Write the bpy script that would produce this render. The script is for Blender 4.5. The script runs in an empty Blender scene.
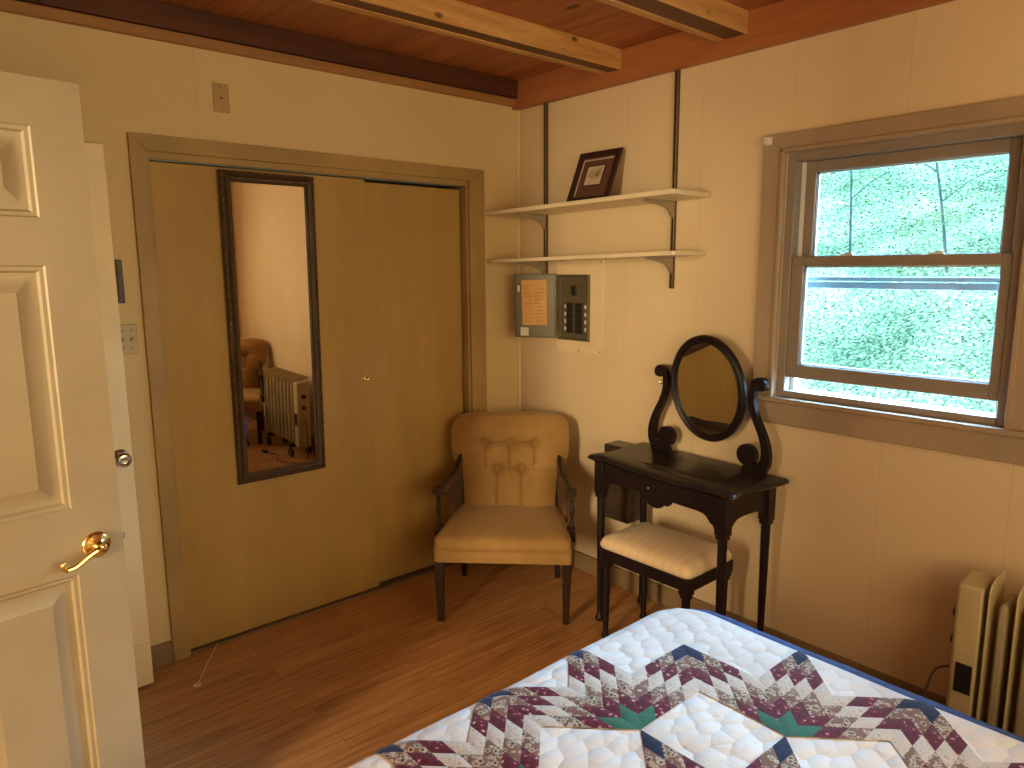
import bpy, bmesh, math, random
from mathutils import Vector, Matrix, noise
random.seed(7)
C = bpy.context.scene.collection
PI = math.pi
sin, cos, rad = math.sin, math.cos, math.radians

# ------------------------------------------------------------------ materials
def new_mat(name):
    m = bpy.data.materials.new(name)
    m.use_nodes = True
    nt = m.node_tree
    b = nt.nodes['Principled BSDF']
    return m, nt, b

def node(nt, t, **kw):
    n = nt.nodes.new(t)
    for k, v in kw.items():
        if k in n.inputs.keys() if hasattr(n.inputs, 'keys') else False:
            n.inputs[k].default_value = v
        else:
            setattr(n, k, v)
    return n

def L(nt, a, b):
    nt.links.new(a, b)

def mathn(nt, op, a, b=None, clamp=False):
    n = nt.nodes.new('ShaderNodeMath')
    n.operation = op
    n.use_clamp = clamp
    for i, v in enumerate((a, b)):
        if v is None:
            continue
        if isinstance(v, (int, float)):
            n.inputs[i].default_value = v
        else:
            L(nt, v, n.inputs[i])
    return n.outputs[0]

def mix(nt, f, a, b, mode='MIX'):
    n = nt.nodes.new('ShaderNodeMix')
    n.data_type = 'RGBA'
    n.blend_type = mode
    ia, ib = n.inputs[6], n.inputs[7]
    if isinstance(f, (int, float)):
        n.inputs[0].default_value = f
    else:
        L(nt, f, n.inputs[0])
    for i, v in ((ia, a), (ib, b)):
        if isinstance(v, tuple):
            i.default_value = (*v, 1)
        else:
            L(nt, v, i)
    return n.outputs[2]

def coords(nt, scale=(1, 1, 1), rot=(0, 0, 0), loc=(0, 0, 0)):
    tc = nt.nodes.new('ShaderNodeTexCoord')
    mp = nt.nodes.new('ShaderNodeMapping')
    mp.inputs['Scale'].default_value = scale
    mp.inputs['Rotation'].default_value = rot
    mp.inputs['Location'].default_value = loc
    L(nt, tc.outputs['Object'], mp.inputs['Vector'])
    return mp.outputs[0]

def noise_tex(nt, vec, scale, detail=4, rough=.5):
    n = nt.nodes.new('ShaderNodeTexNoise')
    n.inputs['Scale'].default_value = scale
    n.inputs['Detail'].default_value = detail
    n.inputs['Roughness'].default_value = rough
    L(nt, vec, n.inputs['Vector'])
    return n.outputs['Fac']

def ramp(nt, fac, stops):
    n = nt.nodes.new('ShaderNodeValToRGB')
    el = n.color_ramp.elements
    while len(el) < len(stops):
        el.new(.5)
    for e, (p, c) in zip(el, stops):
        e.position = p
        e.color = (*c, 1)
    L(nt, fac, n.inputs[0])
    return n.outputs[0]

def bump(nt, b, h, strength=.3, dist=.01):
    n = nt.nodes.new('ShaderNodeBump')
    n.inputs['Strength'].default_value = strength
    n.inputs['Distance'].default_value = dist
    L(nt, h, n.inputs['Height'])
    L(nt, n.outputs[0], b.inputs['Normal'])

def simple(name, col, rough=.5, metal=0, vary=.06, vscale=6, bstr=0, bscale=200, spec=.5, coat=0):
    m, nt, b = new_mat(name)
    v = coords(nt)
    f = noise_tex(nt, v, vscale)
    c2 = tuple(max(0, x * (1 - vary * 2.5)) for x in col)
    c1 = tuple(min(1, x * (1 + vary)) for x in col)
    L(nt, ramp(nt, f, [(.3, c2), (.65, c1)]), b.inputs['Base Color'])
    b.inputs['Roughness'].default_value = rough
    b.inputs['Metallic'].default_value = metal
    b.inputs['Specular IOR Level'].default_value = spec
    b.inputs['Coat Weight'].default_value = coat
    if bstr:
        bump(nt, b, noise_tex(nt, v, bscale, 3), bstr, .002)
    return m

def wood(name, c1, c2, axis='x', rough=.5, stretch=14, scale=2.0, coat=0, knots=False, spec=.4, vary=None):
    m, nt, b = new_mat(name)
    sc = {'x': (1, stretch, stretch), 'y': (stretch, 1, stretch), 'z': (stretch, stretch, 1)}[axis]
    v = coords(nt, sc)
    f = noise_tex(nt, v, scale, 6, .62)
    v2 = coords(nt, tuple(s * 3 for s in sc))
    g = noise_tex(nt, v2, scale * 2.2, 4, .7)
    ff = mathn(nt, 'ADD', mathn(nt, 'MULTIPLY', f, .7), mathn(nt, 'MULTIPLY', g, .3))
    col = ramp(nt, ff, [(.32, c2), (.66, c1)])
    if knots:
        vo = nt.nodes.new('ShaderNodeTexVoronoi')
        vo.inputs['Scale'].default_value = 5.5
        L(nt, coords(nt, {'x': (.9, 1.7, 1.7), 'y': (1.7, .9, 1.7), 'z': (1.7, 1.7, .9)}[axis]), vo.inputs['Vector'])
        k = ramp(nt, vo.outputs['Distance'], [(.05, (1, 1, 1)), (.13, (0, 0, 0))])
        col = mix(nt, k, col, tuple(x * .35 for x in c2))
    L(nt, col, b.inputs['Base Color'])
    b.inputs['Roughness'].default_value = rough
    b.inputs['Specular IOR Level'].default_value = spec
    b.inputs['Coat Weight'].default_value = coat
    bump(nt, b, ff, .12, .003)
    return m

M = {}
WALL = (.68, .545, .345)
def wall_mat(name, axis, period, phase, col=WALL):
    m, nt, b = new_mat(name)
    tc = nt.nodes.new('ShaderNodeTexCoord')
    sp = nt.nodes.new('ShaderNodeSeparateXYZ')
    L(nt, tc.outputs['Object'], sp.inputs[0])
    x = sp.outputs[{'x': 0, 'y': 1}[axis]]
    u = mathn(nt, 'FRACT', mathn(nt, 'DIVIDE', mathn(nt, 'ADD', x, phase), period))
    d = mathn(nt, 'ABSOLUTE', mathn(nt, 'SUBTRACT', u, .5))
    g = mathn(nt, 'LESS_THAN', d, .0022 / period)
    v = coords(nt)
    f = noise_tex(nt, v, 1.6, 3)
    base = ramp(nt, f, [(.25, tuple(c * .93 for c in col)), (.75, tuple(min(1, c * 1.04) for c in col))])
    L(nt, mix(nt, mathn(nt, 'MULTIPLY', g, .16), base, tuple(c * .45 for c in col)), b.inputs['Base Color'])
    b.inputs['Roughness'].default_value = .62
    b.inputs['Specular IOR Level'].default_value = .3
    h = mathn(nt, 'ADD', mathn(nt, 'MULTIPLY', noise_tex(nt, v, 60, 3), .12), mathn(nt, 'MULTIPLY', mathn(nt, 'SUBTRACT', 1, g), .5))
    bump(nt, b, h, .25, .003)
    return m
M['wall_closet'] = wall_mat('cream_panelling_closet', 'x', 1.22, 1.22 * .5 + .453, (.70, .565, .305))
M['wall_window'] = wall_mat('cream_panelling_window', 'y', .406, .203 + .355)
M['wall_plain'] = wall_mat('cream_panelling_plain', 'x', .406, 0)

def floor_mat():
    m, nt, b = new_mat('laminate_floor_planks')
    v = coords(nt)
    br = nt.nodes.new('ShaderNodeTexBrick')
    br.offset = .37
    br.inputs['Scale'].default_value = 1
    br.inputs['Brick Width'].default_value = 1.2
    br.inputs['Row Height'].default_value = .098
    br.inputs['Mortar Size'].default_value = .0011
    br.inputs['Mortar Smooth'].default_value = .4
    br.inputs['Color1'].default_value = (.2, .2, .2, 1)
    br.inputs['Color2'].default_value = (.8, .8, .8, 1)
    br.inputs['Mortar'].default_value = (.5, .5, .5, 1)
    L(nt, v, br.inputs['Vector'])
    sp = nt.nodes.new('ShaderNodeSeparateColor')
    L(nt, br.outputs['Color'], sp.inputs[0])
    # grain, shifted per plank
    cmb = nt.nodes.new('ShaderNodeCombineXYZ')
    L(nt, mathn(nt, 'MULTIPLY', sp.outputs[0], 9.0), cmb.inputs[0])
    L(nt, mathn(nt, 'MULTIPLY', sp.outputs[0], 3.0), cmb.inputs[2])
    va = nt.nodes.new('ShaderNodeVectorMath')
    L(nt, coords(nt, (1.1, 22, 1)), va.inputs[0])
    L(nt, cmb.outputs[0], va.inputs[1])
    f = noise_tex(nt, va.outputs[0], 2.2, 6, .62)
    va2 = nt.nodes.new('ShaderNodeVectorMath')
    L(nt, coords(nt, (3.5, 70, 1)), va2.inputs[0])
    L(nt, cmb.outputs[0], va2.inputs[1])
    g = noise_tex(nt, va2.outputs[0], 2.0, 4, .65)
    ff = mathn(nt, 'ADD', mathn(nt, 'MULTIPLY', f, .62), mathn(nt, 'MULTIPLY', g, .38))
    ff = mathn(nt, 'ADD', ff, mathn(nt, 'MULTIPLY', mathn(nt, 'SUBTRACT', sp.outputs[0], .5), .09))
    col = ramp(nt, ff, [(.36, (.29, .130, .044)), (.5, (.48, .235, .085)), (.64, (.61, .325, .13))])
    col = mix(nt, mathn(nt, 'MULTIPLY', br.outputs['Fac'], .55), col, (.055, .022, .009))
    L(nt, col, b.inputs['Base Color'])
    b.inputs['Roughness'].default_value = .36
    b.inputs['Specular IOR Level'].default_value = .4
    h = mathn(nt, 'SUBTRACT', mathn(nt, 'MULTIPLY', ff, .15), mathn(nt, 'MULTIPLY', br.outputs['Fac'], .6))
    bump(nt, b, h, .22, .003)
    return m
M['floor'] = floor_mat()

def ceiling_mat():
    m, nt, b = new_mat('stained_ceiling_planks')
    v = coords(nt, (1, 1, 1), (0, 0, PI / 2))
    br = nt.nodes.new('ShaderNodeTexBrick')
    br.offset = .43
    br.inputs['Scale'].default_value = 1
    br.inputs['Brick Width'].default_value = 2.6
    br.inputs['Row Height'].default_value = .137
    br.inputs['Mortar Size'].default_value = .0018
    br.inputs['Mortar Smooth'].default_value = .3
    br.inputs['Color1'].default_value = (.25, .25, .25, 1)
    br.inputs['Color2'].default_value = (.75, .75, .75, 1)
    L(nt, v, br.inputs['Vector'])
    sp = nt.nodes.new('ShaderNodeSeparateColor')
    L(nt, br.outputs['Color'], sp.inputs[0])
    f = noise_tex(nt, coords(nt, (14, 1.2, 1)), 1.6, 5, .6)
    ff = mathn(nt, 'ADD', f, mathn(nt, 'MULTIPLY', mathn(nt, 'SUBTRACT', sp.outputs[0], .5), .16))
    col = ramp(nt, ff, [(.3, (.26, .078, .022)), (.7, (.44, .155, .048))])
    vo = nt.nodes.new('ShaderNodeTexVoronoi')
    vo.inputs['Scale'].default_value = 2.7
    L(nt, coords(nt, (1.5, .8, 1)), vo.inputs['Vector'])
    k = ramp(nt, vo.outputs['Distance'], [(.05, (1, 1, 1)), (.09, (0, 0, 0))])
    col = mix(nt, k, col, (.10, .028, .01))
    col = mix(nt, mathn(nt, 'MULTIPLY', br.outputs['Fac'], .8), col, (.04, .012, .005))
    L(nt, col, b.inputs['Base Color'])
    b.inputs['Roughness'].default_value = .5
    bump(nt, b, mathn(nt, 'SUBTRACT', mathn(nt, 'MULTIPLY', f, .2), br.outputs['Fac']), .3, .004)
    return m
M['ceiling'] = ceiling_mat()
M['beam_dark'] = wood('dark_stained_beam_wood', (.125, .042, .016), (.05, .016, .007), 'x', .55, 12, 1.5, knots=True)
M['beam_light'] = wood('pale_pine_beam_wood', (.66, .40, .14), (.36, .175, .055), 'x', .5, 9, 2.2, knots=True)
M['beam_core'] = wood('brown_beam_core', (.17, .075, .03), (.10, .04, .016), 'x', .6, 12, 1.5)  # beam underside between the outer boards, coloured darker than they are
M['ledger'] = wood('orange_stained_ledger_wood', (.43, .16, .055), (.29, .095, .032), 'y', .5, 12, 1.4)
M['strip'] = wood('tan_ceiling_strip_wood', (.40, .21, .075), (.30, .15, .052), 'x', .55, 12, 1.5)
M['olive'] = simple('olive_tan_painted_trim', (.40, .275, .10), .5, vary=.07, vscale=4)
M['closet'] = wood('tan_closet_plywood', (.47, .315, .095), (.38, .245, .070), 'z', .48, 5, .9, spec=.35)
M['win_trim'] = simple('dusty_tan_window_trim', (.36, .268, .175), .5, vary=.07, vscale=3)
M['vinyl'] = simple('taupe_window_frame', (.25, .205, .16), .42, vary=.04)
M['vinyl_pale'] = simple('pale_window_track', (.62, .66, .66), .4, vary=.04)
M['steel_rail'] = simple('grey_storm_window_rail', (.20, .27, .31), .4, .3)
M['base'] = simple('brown_baseboard_paint', (.25, .17, .085), .5)
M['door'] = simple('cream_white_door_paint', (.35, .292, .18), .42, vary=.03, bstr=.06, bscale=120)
M['door2'] = simple('white_door_paint', (.90, .76, .45), .42, vary=.03, bstr=.05, bscale=120)
M['brass'] = simple('polished_brass', (.80, .62, .26), .16, 1, .04)
M['chrome'] = simple('satin_chrome', (.62, .60, .55), .2, 1, .04)
M['blackhole'] = simple('black_gap', (.012, .011, .01), .8)
M['mirror'] = simple('silvered_mirror_glass', (.90, .89, .87), .012, 1, 0)
M['mirror_frame'] = wood('dark_carved_frame_wood', (.105, .058, .026), (.035, .018, .009), 'z', .38, 8, 6)
M['mirror_gold'] = simple('worn_gilt_beads', (.30, .20, .085), .4, .4, .2, 40)
M['velvet'] = None
M['dark_wood'] = wood('dark_walnut_chair_wood', (.040, .020, .011), (.020, .010, .007), 'z', .38, 10, 5, spec=.35)
M['cherry'] = wood('dark_cherry_vanity_wood', (.016, .0085, .0095), (.009, .005, .006), 'z', .40, 9, 4, spec=.3)
M['cherry_top'] = wood('dark_cherry_vanity_top', (.022, .016, .015), (.014, .010, .010), 'x', .30, 9, 4, spec=.4)
M['seat_stripe'] = None
M['shelf'] = simple('cream_melamine_shelf', (.74, .64, .44), .4, vary=.03)
M['bracket'] = simple('grey_steel_bracket', (.38, .33, .25), .4, .5)
M['upright'] = simple('bronze_shelf_track', (.13, .085, .05), .4, .6)
M['upright_edge'] = simple('worn_track_lip', (.36, .25, .15), .35, .6)
M['frame_maroon'] = wood('dark_maroon_frame_wood', (.040, .018, .013), (.022, .010, .008), 'x', .35, 9, 5)
M['mat_maroon'] = simple('brick_brown_mat_board', (.115, .046, .030), .8)
M['mat_line'] = simple('white_mat_bevel', (.62, .52, .42), .7)  # pale line along the top and left of the mat only
M['steel_grey'] = simple('grey_panel_enamel', (.125, .105, .064), .42, .25, .06)
M['steel_dark'] = simple('dark_panel_recess', (.11, .105, .08), .5, .2)
M['black'] = simple('black_plastic', (.014, .013, .014), .35)
M['cover'] = simple('cream_cover_board', (.72, .58, .36), .55, vary=.02)
M['tag'] = simple('white_paper_tag', (.72, .68, .58), .7)
M['plate'] = simple('beige_cover_plate', (.46, .33, .15), .5)
M['plate_pale'] = simple('ivory_switch_plate', (.50, .42, .25), .4)
M['heater'] = simple('cream_heater_enamel', (.50, .42, .235), .35, vary=.03)
M['heater_grey'] = simple('grey_heater_column', (.33, .28, .18), .4, vary=.03)
M['cord'] = simple('grey_rubber_cord', (.08, .07, .06), .5)
M['string'] = simple('white_pull_string', (.78, .68, .5), .7)
M['box'] = simple('dark_brown_box_lacquer', (.060, .042, .028), .22, vary=.2, vscale=9)
M['mattress'] = simple('white_mattress_ticking', (.7, .69, .66), .8)
M['blanket'] = simple('navy_blue_blanket', (.025, .065, .20), .85, vary=.2, vscale=40, bstr=.4, bscale=300)
M['threshold'] = simple('pale_closet_track', (.20, .13, .06), .5)
M['bulb'] = simple('white_plastic', (.7, .68, .62), .4)
M['rubber'] = simple('black_rubber', (.02, .02, .02), .6)

def velvet():
    m, nt, b = new_mat('tan_velvet_upholstery')
    v = coords(nt)
    f = noise_tex(nt, v, 5, 4, .6)
    f2 = noise_tex(nt, v, 22, 3, .5)
    ff = mathn(nt, 'ADD', mathn(nt, 'MULTIPLY', f, .7), mathn(nt, 'MULTIPLY', f2, .3))
    L(nt, ramp(nt, ff, [(.3, (.29, .165, .050)), (.7, (.40, .24, .083))]), b.inputs['Base Color'])
    b.inputs['Roughness'].default_value = .75
    b.inputs['Specular IOR Level'].default_value = .2
    b.inputs['Sheen Weight'].default_value = .35
    b.inputs['Sheen Roughness'].default_value = .4
    b.inputs['Sheen Tint'].default_value = (1, .78, .5, 1)
    bump(nt, b, noise_tex(nt, v, 260, 2), .12, .002)
    return m
M['velvet'] = velvet()
M['velvet_dark'] = simple('dark_brown_velvet', (.12, .062, .028), .8, vary=.15, vscale=12)

def stripe():
    m, nt, b = new_mat('cream_striped_satin')
    tc = nt.nodes.new('ShaderNodeTexCoord')
    sp = nt.nodes.new('ShaderNodeSeparateXYZ')
    L(nt, tc.outputs['Object'], sp.inputs[0])
    u = mathn(nt, 'FRACT', mathn(nt, 'DIVIDE', sp.outputs[1], .042))
    s = mathn(nt, 'GREATER_THAN', u, .5)
    L(nt, mix(nt, s, (.74, .57, .36), (.77, .60, .385)), b.inputs['Base Color'])
    L(nt, mathn(nt, 'SUBTRACT', .62, mathn(nt, 'MULTIPLY', s, .16)), b.inputs['Roughness'])
    b.inputs['Sheen Weight'].default_value = .15
    bump(nt, b, noise_tex(nt, coords(nt), 300, 2), .1, .002)
    return m
M['seat_stripe'] = stripe()

def carved():
    m, nt, b = new_mat('carved_frame_edge')
    v = coords(nt)
    w = nt.nodes.new('ShaderNodeTexWave')
    w.bands_direction = 'DIAGONAL'
    w.inputs['Scale'].default_value = 18
    L(nt, v, w.inputs['Vector'])
    f = w.outputs['Fac']
    L(nt, ramp(nt, f, [(.3, (.028, .015, .008)), (.9, (.17, .085, .034))]), b.inputs['Base Color'])
    b.inputs['Roughness'].default_value = .4
    bump(nt, b, f, .6, .004)
    return m
M['carved'] = carved()

def fabric(name, stops, scale, stitch=True, speck=None):
    """quilt cloth: print of small flowers and a stitched, puffy relief"""
    m, nt, b = new_mat(name)
    v = coords(nt)
    if speck:
        vo = nt.nodes.new('ShaderNodeTexVoronoi')
        vo.inputs['Scale'].default_value = scale
        L(nt, v, vo.inputs['Vector'])
        f = noise_tex(nt, v, scale * 1.1, 3, .6)
        mixed = mathn(nt, 'ADD', mathn(nt, 'MULTIPLY', vo.outputs['Distance'], .6), mathn(nt, 'MULTIPLY', f, .6))
        col = ramp(nt, mixed, stops)
    else:
        f = noise_tex(nt, v, 9, 3)
        col = ramp(nt, f, stops)
    L(nt, col, b.inputs['Base Color'])
    b.inputs['Roughness'].default_value = .85
    b.inputs['Specular IOR Level'].default_value = .2
    b.inputs['Sheen Weight'].default_value = .1
    if stitch:
        vo2 = nt.nodes.new('ShaderNodeTexVoronoi')
        vo2.feature = 'F1'
        vo2.inputs['Scale'].default_value = 1
        vo2.inputs['Randomness'].default_value = .55
        nz = nt.nodes.new('ShaderNodeTexNoise')
        nz.inputs['Scale'].default_value = 14
        L(nt, v, nz.inputs['Vector'])
        ad = nt.nodes.new('ShaderNodeVectorMath')
        ad.operation = 'MULTIPLY_ADD'
        L(nt, nz.outputs['Color'], ad.inputs[0])
        ad.inputs[1].default_value = (.5, .5, .5)
        L(nt, coords(nt, (17, 27, 17), (0, 0, .35)), ad.inputs[2])
        L(nt, ad.outputs[0], vo2.inputs['Vector'])
        e = vo2.outputs['Distance']
        h = mathn(nt, 'SUBTRACT', 1.0, mathn(nt, 'MULTIPLY', mathn(nt, 'POWER', e, 2.2), 1.5))
        hh = mathn(nt, 'ADD', h, mathn(nt, 'MULTIPLY', noise_tex(nt, v, 55, 3), .22))
        bump(nt, b, hh, .66, .011)
    else:
        bump(nt, b, noise_tex(nt, v, 48, 3), .45, .006)
    return m
M['q_white'] = fabric('white_quilted_cotton', [(.3, (.70, .68, .62)), (.7, (.82, .80, .75))], 10)
M['q_blue'] = fabric('navy_cotton_patch', [(.3, (.006, .011, .042)), (.7, (.011, .020, .066))], 10, False)
M['q_green'] = fabric('green_cotton_patch', [(.3, (.022, .12, .075)), (.7, (.035, .17, .105))], 10, False)
M['q_burg'] = fabric('burgundy_floral_patch', [(.34, (.62, .42, .40)), (.43, (.30, .06, .075)), (.50, (.125, .010, .024)), (.75, (.085, .008, .018))], 62, False, True)
M['q_floral'] = fabric('brown_floral_patch', [(.38, (.06, .045, .025)), (.45, (.26, .20, .12)), (.54, (.56, .49, .39)), (.64, (.20, .11, .075))], 70, False, True)
M['q_beige'] = fabric('pale_print_patch', [(.34, (.42, .36, .27)), (.52, (.62, .57, .49)), (.7, (.56, .50, .41))], 70, False, True)

def print_mat():
    m, nt, b = new_mat('small_ink_drawing')
    v = coords(nt)
    f = noise_tex(nt, v, 26, 5, .7)
    tc = nt.nodes.new('ShaderNodeTexCoord')
    sp = nt.nodes.new('ShaderNodeSeparateXYZ')
    L(nt, tc.outputs['Object'], sp.inputs[0])
    # a loose tree of dark strokes in the middle
    r = mathn(nt, 'POWER', mathn(nt, 'ADD', mathn(nt, 'POWER', mathn(nt, 'MULTIPLY', sp.outputs[0], 26.0), 2), mathn(nt, 'POWER', mathn(nt, 'MULTIPLY', mathn(nt, 'SUBTRACT', sp.outputs[2], .139), 36.0), 2)), .5)
    k = mathn(nt, 'ADD', f, mathn(nt, 'MULTIPLY', r, .16))
    L(nt, ramp(nt, k, [(.50, (.05, .035, .022)), (.60, (.42, .32, .2)), (.75, (.56, .45, .3))]), b.inputs['Base Color'])
    b.inputs['Roughness'].default_value = .6
    return m
M['print'] = print_mat()

def paper_mat():
    m, nt, b = new_mat('handwritten_note_paper')
    f = noise_tex(nt, coords(nt), 8, 3)
    L(nt, ramp(nt, f, [(.3, (.60, .33, .11)), (.7, (.68, .40, .15))]), b.inputs['Base Color'])
    b.inputs['Roughness'].default_value = .8
    return m
M['paper'] = paper_mat()
M['ink'] = simple('brown_ink', (.10, .045, .02), .8)

def glass_mat():
    m, nt, b = new_mat('clear_window_glass')
    nt.nodes.remove(b)
    out = nt.nodes['Material Output']
    tr = nt.nodes.new('ShaderNodeBsdfTransparent')
    tr.inputs[0].default_value = (.95, .97, .97, 1)
    gl = nt.nodes.new('ShaderNodeBsdfGlossy')
    gl.inputs['Roughness'].default_value = .02
    fr = nt.nodes.new('ShaderNodeFresnel')
    fr.inputs[0].default_value = 1.45
    mx = nt.nodes.new('ShaderNodeMixShader')
    L(nt, fr.outputs[0], mx.inputs[0])
    L(nt, tr.outputs[0], mx.inputs[1])
    L(nt, gl.outputs[0], mx.inputs[2])
    L(nt, mx.outputs[0], out.inputs[0])
    return m
M['glass'] = glass_mat()

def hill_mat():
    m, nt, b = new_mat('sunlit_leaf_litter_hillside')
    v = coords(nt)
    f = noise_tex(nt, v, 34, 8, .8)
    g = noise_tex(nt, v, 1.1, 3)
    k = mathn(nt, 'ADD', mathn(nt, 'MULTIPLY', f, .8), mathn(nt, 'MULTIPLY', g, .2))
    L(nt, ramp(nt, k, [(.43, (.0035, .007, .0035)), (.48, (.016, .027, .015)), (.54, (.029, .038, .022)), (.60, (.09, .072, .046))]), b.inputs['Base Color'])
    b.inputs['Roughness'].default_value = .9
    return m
M['hill'] = hill_mat()
M['hill'].node_tree.nodes['Principled BSDF'].inputs['Specular IOR Level'].default_value = 0
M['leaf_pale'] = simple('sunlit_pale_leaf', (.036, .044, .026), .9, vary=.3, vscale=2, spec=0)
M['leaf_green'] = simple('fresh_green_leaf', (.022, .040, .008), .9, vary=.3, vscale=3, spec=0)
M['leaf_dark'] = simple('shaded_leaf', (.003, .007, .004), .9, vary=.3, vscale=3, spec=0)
M['bark'] = simple('grey_sapling_bark', (.010, .013, .011), .9, vary=.2, vscale=12, spec=0)
M['siding'] = simple('house_siding', (.5, .45, .38), .7)
M['hall'] = simple('hall_wall_paint', (.66, .53, .34), .6)

# ------------------------------------------------------------------ mesh helpers
WORLD = {}
class MB:
    def __init__(self):
        self.v, self.f, self.m = [], [], []
    def add(self, verts, faces, mi=0):
        o = len(self.v)
        self.v += [Vector(p) for p in verts]
        self.f += [tuple(i + o for i in f) for f in faces]
        self.m += [mi] * len(faces)
        return self
    def box(self, x0, x1, y0, y1, z0, z1, mi=0, mat=None):
        p = [(x, y, z) for z in (z0, z1) for y in (y0, y1) for x in (x0, x1)]
        if mat:
            p = [mat @ Vector(q) for q in p]
        return self.add(p, [(0, 2, 3, 1), (4, 5, 7, 6), (0, 1, 5, 4), (2, 6, 7, 3), (0, 4, 6, 2), (1, 3, 7, 5)], mi)
    def tube(self, pts, r, n=8, mi=0, cap=True, closed=False):
        pts = [Vector(p) for p in pts]
        rs = r if isinstance(r, (list, tuple)) else [r] * len(pts)
        rings, prev = [], None
        N = len(pts)
        for i, p in enumerate(pts):
            if closed:
                t = pts[(i + 1) % N] - pts[i - 1]
            else:
                t = pts[min(i + 1, N - 1)] - pts[max(i - 1, 0)]
            t.normalize()
            if prev is None:
                a = Vector((0, 0, 1)) if abs(t.z) < .9 else Vector((1, 0, 0))
                u = t.cross(a).normalized()
            else:
                u = (prev - t * prev.dot(t)).normalized()
            prev = u
            w = t.cross(u)
            rings.append([p + (u * cos(2 * PI * k / n) + w * sin(2 * PI * k / n)) * rs[i] for k in range(n)])
        self.rings(rings, mi, cap and not closed, closed)
        return self
    def rings(self, rings, mi=0, cap=True, closed=False):
        n = len(rings[0])
        vs = [p for r in rings for p in r]
        fs = []
        R = len(rings)
        for i in range(R if closed else R - 1):
            for k in range(n):
                a, b2 = i * n + k, i * n + (k + 1) % n
                j = (i + 1) % R
                fs.append((a, b2, j * n + (k + 1) % n, j * n + k))
        if cap and not closed:
            fs.append(tuple(reversed(range(n))))
            fs.append(tuple((R - 1) * n + k for k in range(n)))
        return self.add(vs, fs, mi)
    def lathe(self, prof, n=20, mat=None, mi=0):
        """prof: (radius, height) about local z"""
        rings = []
        for r, z in prof:
            ring = [Vector((r * cos(2 * PI * k / n), r * sin(2 * PI * k / n), z)) for k in range(n)]
            if mat:
                ring = [mat @ q for q in ring]
            rings.append(ring)
        return self.rings(rings, mi, True)
    def prism(self, poly, a, b, plane='xz', mi=0):
        """poly extruded between a and b along the axis missing from plane"""
        def P(u, v, w):
            return {'xz': (u, w, v), 'yz': (w, u, v), 'xy': (u, v, w)}[plane]
        n = len(poly)
        vs = [P(u, v, a) for u, v in poly] + [P(u, v, b) for u, v in poly]
        fs = [tuple(range(n)), tuple(reversed(range(n, 2 * n)))]
        fs += [(k, k + n, (k + 1) % n + n, (k + 1) % n) for k in range(n)]
        return self.add(vs, fs, mi)
    def build(self, name, mats, parent=None, smooth=35, bevel=0, segs=2, sub=0):
        base = WORLD.get(parent.name, Vector()) if parent else Vector()
        me = bpy.data.meshes.new(name)
        me.from_pydata([tuple(p - base) for p in self.v], [], self.f)
        if not isinstance(mats, (list, tuple)):
            mats = [mats]
        for m in mats:
            me.materials.append(m)
        if len(mats) > 1:
            me.polygons.foreach_set('material_index', self.m)
        bm = bmesh.new()
        bm.from_mesh(me)
        bmesh.ops.recalc_face_normals(bm, faces=bm.faces)
        bm.to_mesh(me)
        bm.free()
        o = bpy.data.objects.new(name, me)
        C.objects.link(o)
        if parent:
            o.parent = parent
        WORLD[o.name] = base
        if bevel:
            b = o.modifiers.new('bevel', 'BEVEL')
            b.width = bevel
            b.segments = segs
            b.limit_method = 'ANGLE'
            b.angle_limit = rad(40)
        if sub:
            s = o.modifiers.new('sub', 'SUBSURF')
            s.levels = s.render_levels = sub
        if smooth:
            me.polygons.foreach_set('use_smooth', [True] * len(me.polygons))
            me.set_sharp_from_angle(angle=rad(smooth))
        return o

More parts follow.
